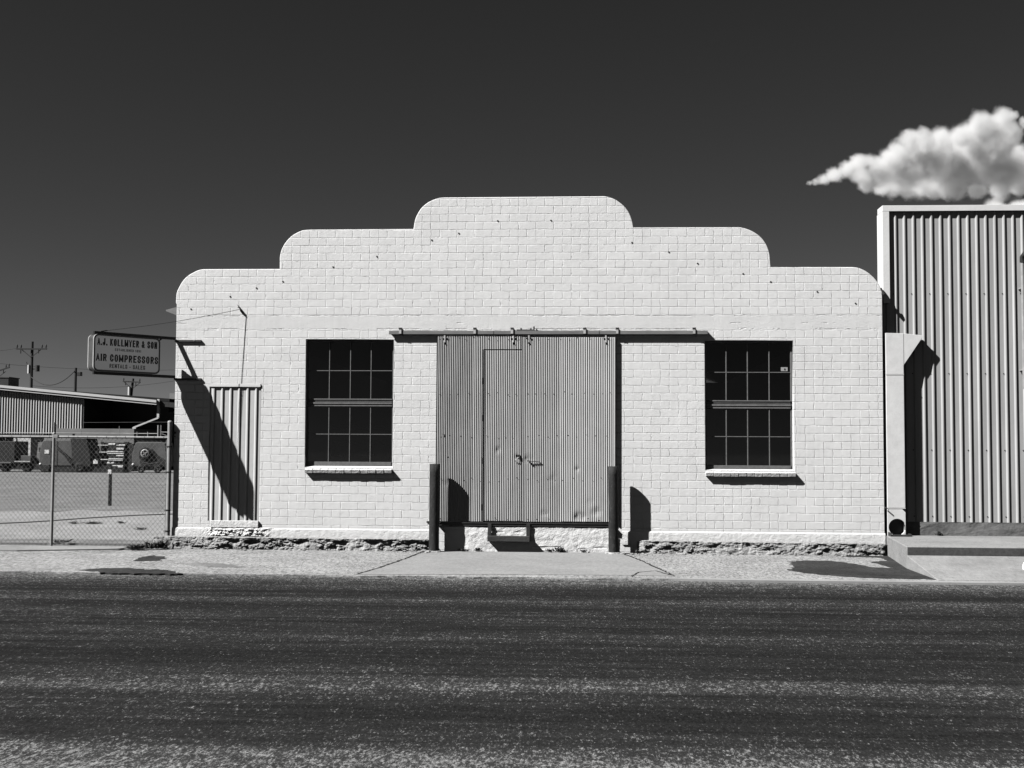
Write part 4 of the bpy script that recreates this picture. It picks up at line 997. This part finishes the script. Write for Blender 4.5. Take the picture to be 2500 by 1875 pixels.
# ------------------------------------------------------------------ things seen through the left window
bs = thing('board_stack', 'faint stack of boards behind the left window', 'boards', (W(890, 1100, -.45).x, .45, .5))
for i, (xa_, xb_, ya_, yb2) in enumerate(((805, 880, 1035, 1048), (885, 945, 1040, 1058), (812, 850, 1078, 1090), (890, 935, 1072, 1086), (808, 835, 1104, 1114), (885, 915, 1100, 1113), (830, 885, 1080, 1084))):
    a, c = W(xa_, ya_, -.45), W(xb_, yb2, -.45); b = MB(); k = 4
    for j in range(k): b.box((a.x, .45+.004*j, c.z+(a.z-c.z)*j/k), (c.x-.03*j, .62, c.z+(a.z-c.z)*(j+.7)/k))
    b.build('board', M['board'], bs)
MB().box((W(800, 1100, -.5).x, .5, .5), (W(804, 1100, -.5).x, .6, 2.2)).box((W(948, 1100, -.5).x, .5, .5), (W(952, 1100, -.5).x, .6, 2.2)).build('upright', M['board'], bs)

# ------------------------------------------------------------------ far yard
YF = 62.0                       # line of the machines
def far(px, py, Y): d = ray(px, py); return CAM+d*((Y+D)/d.y)
def fbox(b, x0, y0, x1, y1, Y, dep, dy=0):
    a, c = far(x0, y0, Y), far(x1, y1, Y); b.box((a.x, Y+dy, c.z), (c.x, Y+dy+dep, a.z)); return b
YB = 72.0
fb = thing('yard_building', 'white ribbed shed with a sloping roof and a dark open bay across the yard', 'building', (far(200, 1150, YB).x, YB, 0))
a0, a1 = far(-260, 915, YB), far(386, 977, YB)
sh_l = far(-260, 1058, YB); sh_r = far(203, 1058, YB)
def zroof(x): t = (x-a0.x)/(a1.x-a0.x); return a0.z+(a1.z-a0.z)*t
# corrugated sheet with sloping top
P = boxrib(.210, .07, sh_l.x, YB, .055, .05)(sh_l.x, sh_r.x); b = MB(); vs = []
for x_, y_ in P: vs += [(x_, y_, sh_l.z), (x_, y_, zroof(x_)-.45), (x_, YB+.1, sh_l.z), (x_, YB+.1, zroof(x_)-.45)]
n = len(P); fs = []
for i in range(n-1): a, c = 4*i, 4*i+4; fs += [(a, c, c+1, a+1), (a+1, c+1, c+3, a+3), (a, a+2, c+2, c)]
fs += [(0, 1, 3, 2), (4*n-4, 4*n-2, 4*n-1, 4*n-3)]
b.add(vs, fs); b.build('wall', M['far_white'], fb)
b = MB(); xl_, xr2 = a0.x, a1.x
b.prism([(xl_, zroof(xl_)), (xr2, zroof(xr2)), (xr2, zroof(xr2)-.20), (xl_, zroof(xl_)-.20)], 'y', YB-.42, YB-.22); b.prism([(xl_, zroof(xl_)-.21), (xr2, zroof(xr2)-.21), (xr2, zroof(xr2)-.37), (xl_, zroof(xl_)-.37)], 'y', YB-.36, YB-.22); b.build('fascia', M['far_white'], fb)
b = MB(); b.prism([(xl_, zroof(xl_)-.02), (xr2, zroof(xr2)-.02), (xr2, zroof(xr2)-.30), (xl_, zroof(xl_)-.30)], 'y', YB-.21, YB+20); b.build('roof', M['steel'], fb)
xe2 = far(470, 980, YB).x
b = MB(); b.prism([(xr2, zroof(xr2)-.06), (xe2, zroof(xe2)-.1), (xe2, zroof(xe2)-.45), (xr2, zroof(xr2)-.45)], 'y', YB+.2, YB+20); b.build('rear_roof', M['dark_steel'], fb)
# bay: rear wall, side wall, floor
b = MB(); z_f = .9
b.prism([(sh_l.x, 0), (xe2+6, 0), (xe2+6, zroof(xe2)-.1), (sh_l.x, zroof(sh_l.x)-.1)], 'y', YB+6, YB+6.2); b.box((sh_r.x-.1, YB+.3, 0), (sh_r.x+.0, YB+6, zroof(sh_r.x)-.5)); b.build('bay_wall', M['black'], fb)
a, c = far(386-2.2, 968, YB), far(386+2.2, 1022, YB); MB().box((a.x, YB, c.z), (c.x, YB+.15, a.z-.2)).build('bay_post', M['far_white'], fb)
MB().bar(far(387, 1020, YB), far(326, 1044, YB), .12, .12).build('brace', M['far_white'], fb)
a, c = far(324, 1043, YB), far(330, 1150, YB); MB().box((a.x, YB-.08, 0.06), (c.x, YB+.08, a.z)).build('bay_post', M['far_white'], fb)
a, c = far(141, 1046, YB-.5), far(325, 1150, YB-.5); MB().box((a.x, YB-.5, .02), (c.x, YB+9, a.z)).build('loading_dock', M['far_concrete'], fb)
a, c = far(-260, 1062, YB), far(141, 1150, YB); MB().box((a.x, YB+.4, .02), (c.x-.02, YB+.6, a.z)).build('dock_recess', M['machine_dark'], fb)
a, c = far(108, 1064, YB-.2), far(140, 1075, YB-.2); MB().box((a.x, YB-.2, c.z), (c.x, YB+.3, a.z)).build('vent_panel', M['far_concrete'], fb)
a, c = far(414, 960, YB+6), far(440, 976, YB+6); MB().box((a.x, YB+6, c.z-1), (c.x, YB+7, a.z)).build('chimney', M['far_concrete'], fb)
# white storage box behind the machines and a small cabinet
a, c = far(33, 1079, YB-3), far(74, 1112, YB-3)
t = thing('white_container', 'white container seen through the fence behind the left machines', 'container', ((a.x+c.x)/2, YB-3, .06))
MB().box((a.x, YB-3, c.z-.9), (c.x, YB-1, a.z+.3)).build('body', M['far_white'], t); MB().box((a.x+.2, YB-3.03, c.z-.9), (a.x+.26, YB-3.001, a.z+.3)).build('door_seam', M['machine_dark'], t)

def wheel(par, c, r, wdt, nm='wheel'):
    b = MB(); b.lathe([(r*.55, -wdt/2), (r*.9, -wdt/2), (r, -wdt*.3), (r, wdt*.3), (r*.9, wdt/2), (r*.55, wdt/2), (r*.55, -wdt/2)], c, 'y', 20); w_ = b.build(nm, M['rubber'], par)
    b = MB(); b.lathe([(0, -wdt*.30), (r*.15, -wdt*.42), (r*.2, -wdt*.25), (r*.45, -wdt*.2), (r*.56, -wdt*.45), (r*.56, wdt*.4)], c, 'y', 16); b.build('rim', M['machine'], w_)
    return w_
# dark flatbed truck, cut by the left edge of the photograph
sx = lambda px, Y=YF: far(px, 1150, Y).x
sz = lambda py, Y=YF, px=200: far(px, py, Y).z
t = thing('flatbed_truck', 'dark flatbed truck parked in the yard at the far left', 'truck', (sx(-30), YF, YG))
MB().box((sx(-120), YF+.1, sz(1140)), (sx(33), YF+2.2, sz(1078))).build('cargo_box', M['machine_dark'], t, .03)
MB().box((sx(-120), YF+.2, sz(1143)), (sx(95), YF+2.1, sz(1134))).build('chassis', M['machine_dark'], t)
MB().box((sx(38), YF+.3, sz(1134)), (sx(70), YF+2.0, sz(1113))).box((sx(0), YF-.1, sz(1133)), (sx(28), YF+.08, sz(1129))).build('toolbox', M['machine'], t, .03)
for px in (10, 62): wheel(t, (sx(px), YF+.3, YG+.42), .42, .3)
MB().box((sx(34), YF+.02, sz(1129)), (sx(72), YF+.12, sz(1126))).build('bumper', M['chrome'], t)
# fuel cabinet
t = thing('fuel_cabinet', 'pale fuel cabinet with a dark square window between the machines', 'cabinet', (sx(84, YF+1.2), YF+1.2, YG))
MB().prism([(sx(72), sz(1122)), (sx(76), sz(1080)), (sx(97), sz(1078)), (sx(97), sz(1130)), (sx(84), sz(1132))], 'y', YF+1.0, YF+1.5).build('cabinet_body', M['far_concrete'], t)
MB().box((sx(79), YF+.95, sz(1104)), (sx(90), YF+.999, sz(1093))).build('window', M['black'], t); MB().box((sx(78), YF+.93, sz(1107)), (sx(92), YF+.999, sz(1105))).box((sx(91), YF+.93, sz(1104.8)), (sx(92.5), YF+.999, sz(1092))).build('frame', M['zinc'], t)
MB().box((sx(84), YF+1.1, YG), (sx(88), YF+1.4, sz(1131))).build('leg', M['zinc'], t)

def compressor(xa, xb, ytop, label, wheel_side):
    """towable compressor: rounded housing, end panel, exhaust, wheels, tow bar"""
    t = thing('towable_compressor', label, 'compressor', (sx((xa+xb)/2), YF, YG), group='towable compressors parked in the yard')
    X0, X1 = sx(xa), sx(xb); zb, zt = YG+.45, sz(ytop); h = zt-zb
    body = [(X0, zb), (X0-.02, zb+h*.45), (X0+.10, zb+h*.8), (X0+.22, zt-.05), (X0+.45, zt), (X1-.4, zt), (X1-.12, zt-.12), (X1-.03, zb+h*.5), (X1, zb)]
    MB().prism(body, 'y', YF, YF+1.7).build('housing', M['machine'], t, .05)
    return t, X0, X1, zb, zt
t, X0, X1, zb, zt = compressor(95, 219, 1074, 'towable compressor with a shaded side painted dark and white plate in the middle of the yard', 1)
xm = sx(176); h = zt-zb
MB().prism([(xm, zb-.05), (xm-.05, zt-.5), (xm-.15, zt+.10), (X1-.25, zt+.10), (X1+.03, zb+h*.5), (X1+.10, zb-.05)], 'y', YF-.10, YF+1.8).build('shaded_side', M['machine_dark'], t, .03)  # the machine's side in shade, its darkness put into the paint
MB().box((sx(108), YF-.03, sz(1108)), (sx(119), YF-.012, sz(1098.5))).build('number_plate', M['white'], t)
MB().box((sx(122.5), YF-.02, zb+.2), (sx(123.8), YF-.012, zt-.1)).box((sx(138), YF-.02, zb), (sx(139.2), YF-.012, zt-.1)).build('panel_seam', M['machine_dark'], t)
MB().tube([(sx(168.5), YF+.6, zt-.1), (sx(168.5), YF+.6, sz(1057))], .085, 10).build('exhaust', M['machine_dark'], t)
MB().tube([(sx(142), YF-.12, sz(1095)), (sx(152), YF-.16, sz(1103)), (sx(162), YF-.14, sz(1112)), (sx(170), YF-.12, sz(1125)), (sx(178), YF-.12, sz(1132))], .10, 8).build('hose', M['machine_dark'], t)
MB().prism([(sx(97), zb+.1), (sx(97), YG+.15), (sx(102), YG+.05), (sx(120), YG+.05), (sx(122), zb+.1)], 'y', YF-.04, YF+.5).build('mudguard', M['machine_dark'], t, .04)
wheel(t, (sx(196), YF-.02, YG+.36), .36, .26); MB().box((sx(124), YF+.05, YG+.05), (sx(232), YF+1.2, YG+.5)).build('axle_frame', M['machine_dark'], t)
MB().bar((sx(125), YF+.3, YG+.30), (sx(200), YF+.3, YG+.30), .3, .2).build('chassis', M['machine_dark'], t)
MB().lathe([(0, -.03), (.07, -.02), (.08, 0)], (sx(98.5), YF-.045, sz(1133.5)), 'y', 10).build('reflector', M['white'], t)
# rack of steel rods
t = thing('rod_rack', 'dark rack holding bright steel rods between the two compressors', 'rack', (sx(270), YF-.3, YG))
MB().box((sx(241), YF+.3, YG+.05), (sx(303), YF+1.3, sz(1080))).build('rack_body', M['machine_dark'], t)
for k, (px, wd_) in enumerate(((243, .12), (300, .3))): MB().box((sx(px), YF+.1, YG), (sx(px)+wd_, YF+.28, sz(1078))).build('upright', M['machine_dark'], t)
for (py, xa_, xb_, r) in ((1087, 237, 303, .035), (1085, 263, 280, .09), (1087, 289, 304, .07), (1104, 240, 262, .04), (1102.5, 261, 300, .055), (1107, 261, 301, .055), (1122, 245, 265, .045), (1120, 264, 300, .045), (1123.5, 264, 299, .05), (1137, 270, 300, .05), (1140, 288, 300, .08), (1134, 262, 268, .03)):
    z_ = sz(py); MB().tube([(sx(xa_), YF+.02, z_), (sx(xb_), YF+.02, z_)], r, 8).build('rod', M['chrome'], t)
for (py, xa_) in ((1104, 233), (1122, 233)): MB().box((sx(xa_), YF-.05, sz(py)-.1), (sx(xa_+7), YF+.1, sz(py)+.07)).build('rod_end', M['machine_dark'], t)
for (ya_, yb2) in ((1092.5, 1097), (1110, 1113)): MB().box((sx(284), YF-.08, sz(yb2)), (sx(301.5), YF-.05, sz(ya_))).build('plate', M['white'], t)
MB().box((sx(229), YF-.15, sz(1132)), (sx(240), YF+.0, sz(1124))).box((sx(232), YF-.15, sz(1124)), (sx(235), YF+.0, sz(1121))).build('junction_box', M['white'], t)
MB().box((sx(235), YF, YG+.2), (sx(300), YF+.25, YG+.5)).build('foot', M['machine_dark'], t)
MB().box((sx(230), YF-.1, YG), (sx(303), YF+.2, YG+.35)).build('skid', M['machine_dark'], t)
# second compressor with a spare wheel
t, X0, X1, zb, zt = compressor(322, 406, 1078, 'towable compressor with a round spare wheel on its side, nearest the fence post', 1)
MB().prism([(sx(345), zb), (sx(340), sz(1112)), (sx(352), sz(1094)), (sx(372), sz(1096)), (sx(384), sz(1110)), (sx(405), sz(1122)), (sx(406), zb)], 'y', YF-.16, YF-.02).build('mudguard', M['machine_dark'], t, .02)
sw = MB(); c = (sx(357), YF-.26, sz(1106)); sw.lathe([(.26, -.1), (.40, -.1), (.44, -.04), (.44, .04), (.40, .1), (.26, .1)], c, 'y', 24); w_ = sw.build('spare_wheel', M['rubber'], t)
MB().lathe([(.23, -.115), (.28, -.115), (.28, -.10), (.23, -.10), (.23, -.115)], c, 'y', 24).build('rim', M['chrome'], w_)
MB().bar((c[0]-.16, c[1]-.08, c[2]-.12), (c[0]+.16, c[1]-.08, c[2]+.12), .05, .07).bar((c[0]-.10, c[1]-.08, c[2]+.12), (c[0]+.08, c[1]-.08, c[2]-.14), .05, .05).build('hub', M['zinc'], w_)
MB().box((sx(303), YF+.1, YG+.1), (sx(323), YF+1.5, sz(1083))).build('radiator_end', M['machine_dark'], t)
MB().lathe([(0, -.03), (.08, -.02), (.09, 0)], (sx(324.5), YF-.03, sz(1133)), 'y', 10).build('reflector', M['white'], t)
for px in (348, 388): wheel(t, (sx(px), YF-.22, YG+.28), .28, .2)
MB().bar((sx(340), YF-.25, YG+.12), (sx(406), YF-.25, YG+.10), .12, .06).build('tow_bar', M['zinc'], t)
MB().tube([(sx(352), YF-.3, sz(1128)), (sx(370), YF-.32, sz(1131)), (sx(392), YF-.3, sz(1128))], .05, 6).build('hose', M['machine_dark'], t)

# light rail and stub posts standing just above the near fence's top rail
for px, yt, r in ((6, 1041, .012), (14, 1075, .006), (104, 1046, .005), (132, 1031, .014), (137, 1036, .007), (198.5, 1040, .004), (291, 1040, .005), (335, 1054, .009), (361, 1054, .010), (386.5, 1038, .018), (393, 1038, .008)):
    x_ = W(px, 1060, -.05).x; MB().tube([(x_, .05, ztop-.02), (x_, .05, W(px, yt, -.05).z)], r, 8).build('stub_post', M['zinc'] if px not in (6, 137) else M['dark_steel'], fe)
zq = W(200, 1058, -.05).z; xq = W(384, 1058, -.05).x
MB().tube([(xs3-1, .05, zq+.005), (xq, .05, zq)], .0085, 8).build('upper_rail', M['zinc'], fe)
MB().tube([(xs3-1, .05, zq-.035), (W(100, 1060, -.05).x, .05, zq-.030)], .006, 6).build('wire_strand', M['dark_steel'], fe)
MB().tube([W(394, 1055, -.04), W(420, 1055.5, -.04)], .008, 6).tube([W(394, 1059, -.05), W(414, 1066, -.05)], .005, 6).build('gate_hook', M['zinc'], fe)
MB().bar(W(417, 1055, .0), W(430, 1057, .0), .04, .035).tube([W(417, 1063, .0), W(429, 1066, .0)], .010, 6).build('wall_hinge', M['dark_steel'], fe)
MB().tube([W(203, 1031.5, -.05), W(408, 1030.5, -.05)], .002, 4).build('wire_strand', M['wire'], fe)

# ------------------------------------------------------------------ utility poles and lines
YP = 100.0
def pz(px, py, Y=YP): return far(px, py, Y)
def pole(px, ytop, r, Y, label, arm=None, lean=0, ins=(.03, .16, .84, .97)):
    a = pz(px, ytop, Y); t = thing('utility_pole', label, 'utility pole', (a.x+lean, Y, 0), group='utility poles beyond the yard')
    MB().tube([(a.x+lean, Y, 0), (a.x, Y, a.z)], r*1.15, 10, r2=r*.85).build('pole', M['pole_wood'], t)
    if arm:
        x0, x1, ya, yb_ = arm; A_, B_ = pz(x0, ya, Y), pz(x1, yb_, Y); A_.y = B_.y = Y-r-.08
        MB().bar(A_, B_, .12, .14).build('crossarm', M['pole_wood'], t)
        for u in ins:
            p = A_.lerp(B_, u); MB().lathe([(.03, 0), (.05, .08), (.11, .16), (.05, .22), (.09, .30), (.04, .38), (0, .4)], p+Vector((0, 0, .07)), 'z', 8).build('insulator', M['dark_steel'], t)
        for u in (.15, .73):
            p = A_.lerp(B_, u); MB().tube([p-Vector((0, 0, .05)), p-Vector((.0, 0, .45))], .06, 6).build('fuse_cutout', M['dark_steel'], t)
        mid = Vector((a.x, Y-r-.05, 0))
        for s_ in (-1, 1): MB().bar((a.x+s_*1.0, Y-r-.02, (A_.z+B_.z)/2-.05), (a.x, Y-r-.02, (A_.z+B_.z)/2-.85), .05, .06).build('arm_brace', M['pole_wood'], t)
    return t, a
t1, a1_ = pole(79, 834, .16, YP, 'tall utility pole with crossarm and transformer drums', (42, 117, 852.5, 852.5))
c = pz(92.5, 899); MB().tube([(c.x, YP-.1, pz(92, 907).z), (c.x, YP-.1, pz(92, 892).z)], .22, 12).build('transformer', M['dark_steel'], t1)
c = pz(71.5, 901); MB().tube([(c.x, YP-.1, pz(92, 912).z), (c.x, YP-.1, pz(92, 891).z)], .13, 12).build('capacitor', M['far_white'], t1)
MB().bar((a1_.x, YP, c.z), (pz(92.5, 899).x, YP, c.z), .08, .1).build('bracket', M['dark_steel'], t1)
MB().tube([(pz(92, 0).x, YP-.1, pz(92, 892).z), (pz(92, 0).x-.1, YP-.1, pz(92, 884).z)], .04, 6).build('bushing', M['dark_steel'], t1)
t2, a2_ = pole(185, 898, .15, YP-6, 'short utility pole carrying a floodlight and the sagging cable')
c = pz(194, 913, YP-6); MB().bar((a2_.x, YP-6, c.z+.2), (c.x+.1, YP-6, c.z), .08, .08).build('lamp_arm', M['dark_steel'], t2); MB().box((c.x-.15, YP-6.25, c.z-.2), (c.x+.22, YP-5.8, c.z+.2)).build('lamp_head', M['dark_steel'], t2, .04)
t3, a3_ = pole(325, 924, .17, YP+25, 'leaning utility pole with a thin crossarm right of the sign', (302, 345, 931.5, 933.5), lean=-.9, ins=(.04, .95))
c = pz(318, 953, YP+25); MB().tube([(c.x, YP+24.7, c.z-.6), (c.x, YP+24.7, c.z+.4)], .18, 10).build('transformer', M['far_white'], t3)
t4, a4_ = pole(-4, 895, .17, YP+20, 'utility pole cut by the left edge with only its crossarm showing', (-30, 26, 915, 897))
# lines
def line(label, A_, B_, sagm, r=.022):
    n = 18; P = [A_.lerp(B_, i/n)-Vector((0, 0, sagm*4*(i/n)*(1-i/n))) for i in range(n+1)]
    o = MB().tube(P, r, 4).build('power_line', M['dark_steel']); tag(o, label, 'power line', 'power lines beyond the yard')
A_ = pz(79, 921); B_ = pz(184, 909, YP-6)
line('thick cable sagging between the two nearest utility poles', Vector((A_.x, YP-.2, A_.z)), Vector((B_.x, YP-6.2, B_.z+.1)), 1.05, .05)
for (q0, q1, lb) in (((-150, 845), (43, 850), 'upper power line reaching the left end of the tall pole crossarm'), ((-150, 872), (425, 903), 'long power line running low behind the tall pole towards the wall'), ((80, 942), (425, 930), 'faint power line low over the shed roof towards the leaning pole')):
    A_, B_ = pz(q0[0], q0[1], YP+8), pz(q1[0], q1[1], YP+30); line(lb, A_, B_, .5, .016)
t = thing('rooftop_unit', 'dark boxy unit above the shed roof at the far left', 'roof unit', (pz(5, 930, 85).x, 85, pz(5, 935, 85).z))
a, c = pz(-25, 922, 85), pz(21, 936, 85); MB().box((a.x, 85, c.z-.4), (c.x, 87, a.z)).build('casing', M['dark_steel'], t, .03); MB().box((a.x-.05, 84.95, a.z+.002), (c.x+.05, 87.05, a.z+.08)).build('lid', M['machine'], t)
MB().box((a.x+.2, 85.2, 4.5), (a.x+.4, 85.4, c.z-.4)).box((c.x-.4, 85.2, 4.5), (c.x-.2, 85.4, c.z-.4)).build('stand', M['dark_steel'], t)

# ------------------------------------------------------------------ the cloud (lit volume)
YC = 900.0
puffs = []
rc = random.Random(5)
def cp(px, py, rpx, dy=0): 
    p = far(px, py, YC+dy); puffs.append((p, rpx*(YC+D)/F*1.06))
for (px, py, r) in ((1972, 449, 10), (1988, 446, 15), (2010, 440, 22), (2150, 462, 26), (2215, 466, 26), (2285, 462, 30), (2385, 462, 32), (2440, 460, 34), (2040, 428, 28), (2070, 415, 30), (2100, 402, 34), (2105, 430, 34), (2135, 392, 22), (2160, 420, 46), (2185, 385, 42), (2220, 350, 36), (2215, 420, 55), (2255, 345, 34), (2262, 395, 60), (2300, 345, 42), (2320, 400, 70), (2345, 330, 38), (2385, 330, 50), (2400, 300, 36), (2440, 285, 30), (2395, 390, 75), (2435, 340, 62), (2470, 285, 16), (2455, 410, 70), (2120, 455, 30), (2180, 455, 38), (2250, 452, 40), (2330, 455, 38), (2490, 405, 45), (2540, 380, 50), (2494, 300, 14), (2570, 330, 50), (2600, 400, 60), (2490, 450, 30), (2425, 520, 45), (2490, 522, 50), (2560, 515, 60), (2305, 468, 18)):
    cp(px, py, r, rc.uniform(-10, 10)+max(0, py-(425-(px-2000)*.27))*.45)
b = MB(); bm_ = bmesh.new(); bmesh.ops.create_icosphere(bm_, subdivisions=2, radius=1)
V0 = [v.co.copy() for v in bm_.verts]; F0 = [[v.index for v in f.verts] for f in bm_.faces]; bm_.free()
for c, r in puffs: b.add([c+v*r*1.35 for v in V0], F0)
k = N('cloud_volume'); k.t.nodes.remove(k.b); co = k.n('ShaderNodeTexCoord').outputs['Object']
w1 = k.n('ShaderNodeTexNoise', {'Vector': co, 'Scale': .022, 'Detail': 9, 'Roughness': .66})
ws = k.n('ShaderNodeVectorMath', {0: w1.outputs['Color'], 1: (.5, .5, .5)}, operation='SUBTRACT').outputs[0]
ws = k.n('ShaderNodeVectorMath', {0: ws, 'Scale': 22.0}, operation='SCALE').outputs[0]
cc = k.n('ShaderNodeVectorMath', {0: co, 1: ws}, operation='ADD').outputs[0]
acc = None
for c, r in puffs:
    d = k.n('ShaderNodeVectorMath', {0: cc, 1: tuple(c)}, operation='DISTANCE').outputs['Value']
    e_ = k.math('MULTIPLY_ADD', d, -1.0/r, 1.0)
    acc = e_ if acc is None else k.math('SMOOTH_MAX', acc, e_, .30)
vo = k.n('ShaderNodeTexVoronoi', {'Vector': cc, 'Scale': .055, 'Detail': 3.0, 'Roughness': .6, 'Smoothness': .6}, feature='SMOOTH_F1', normalize=True).outputs['Distance']
fine = k.noise(co, .10, 6, .72)
den = k.math('SUBTRACT', acc, k.math('MULTIPLY', vo, .48)); den = k.math('ADD', den, k.math('MULTIPLY', k.math('SUBTRACT', fine, .5), .95))
den = k.mr(den, -.05, .72, 0, .38, 'SMOOTHSTEP')
vol = k.n('ShaderNodeVolumePrincipled', {'Color': (1, 1, 1, 1), 'Density': den, 'Anisotropy': .2})
k.t.links.new(vol.outputs[0], k.out.inputs['Volume'])
cl = b.build('cloud', k.m); rm = cl.modifiers.new('remesh', 'REMESH'); rm.mode = 'VOXEL'; rm.voxel_size = 3.0
tag(cl, kind='structure')
k.m.cycles.volume_step_rate = .5 if hasattr(k.m.cycles, 'volume_step_rate') else 1
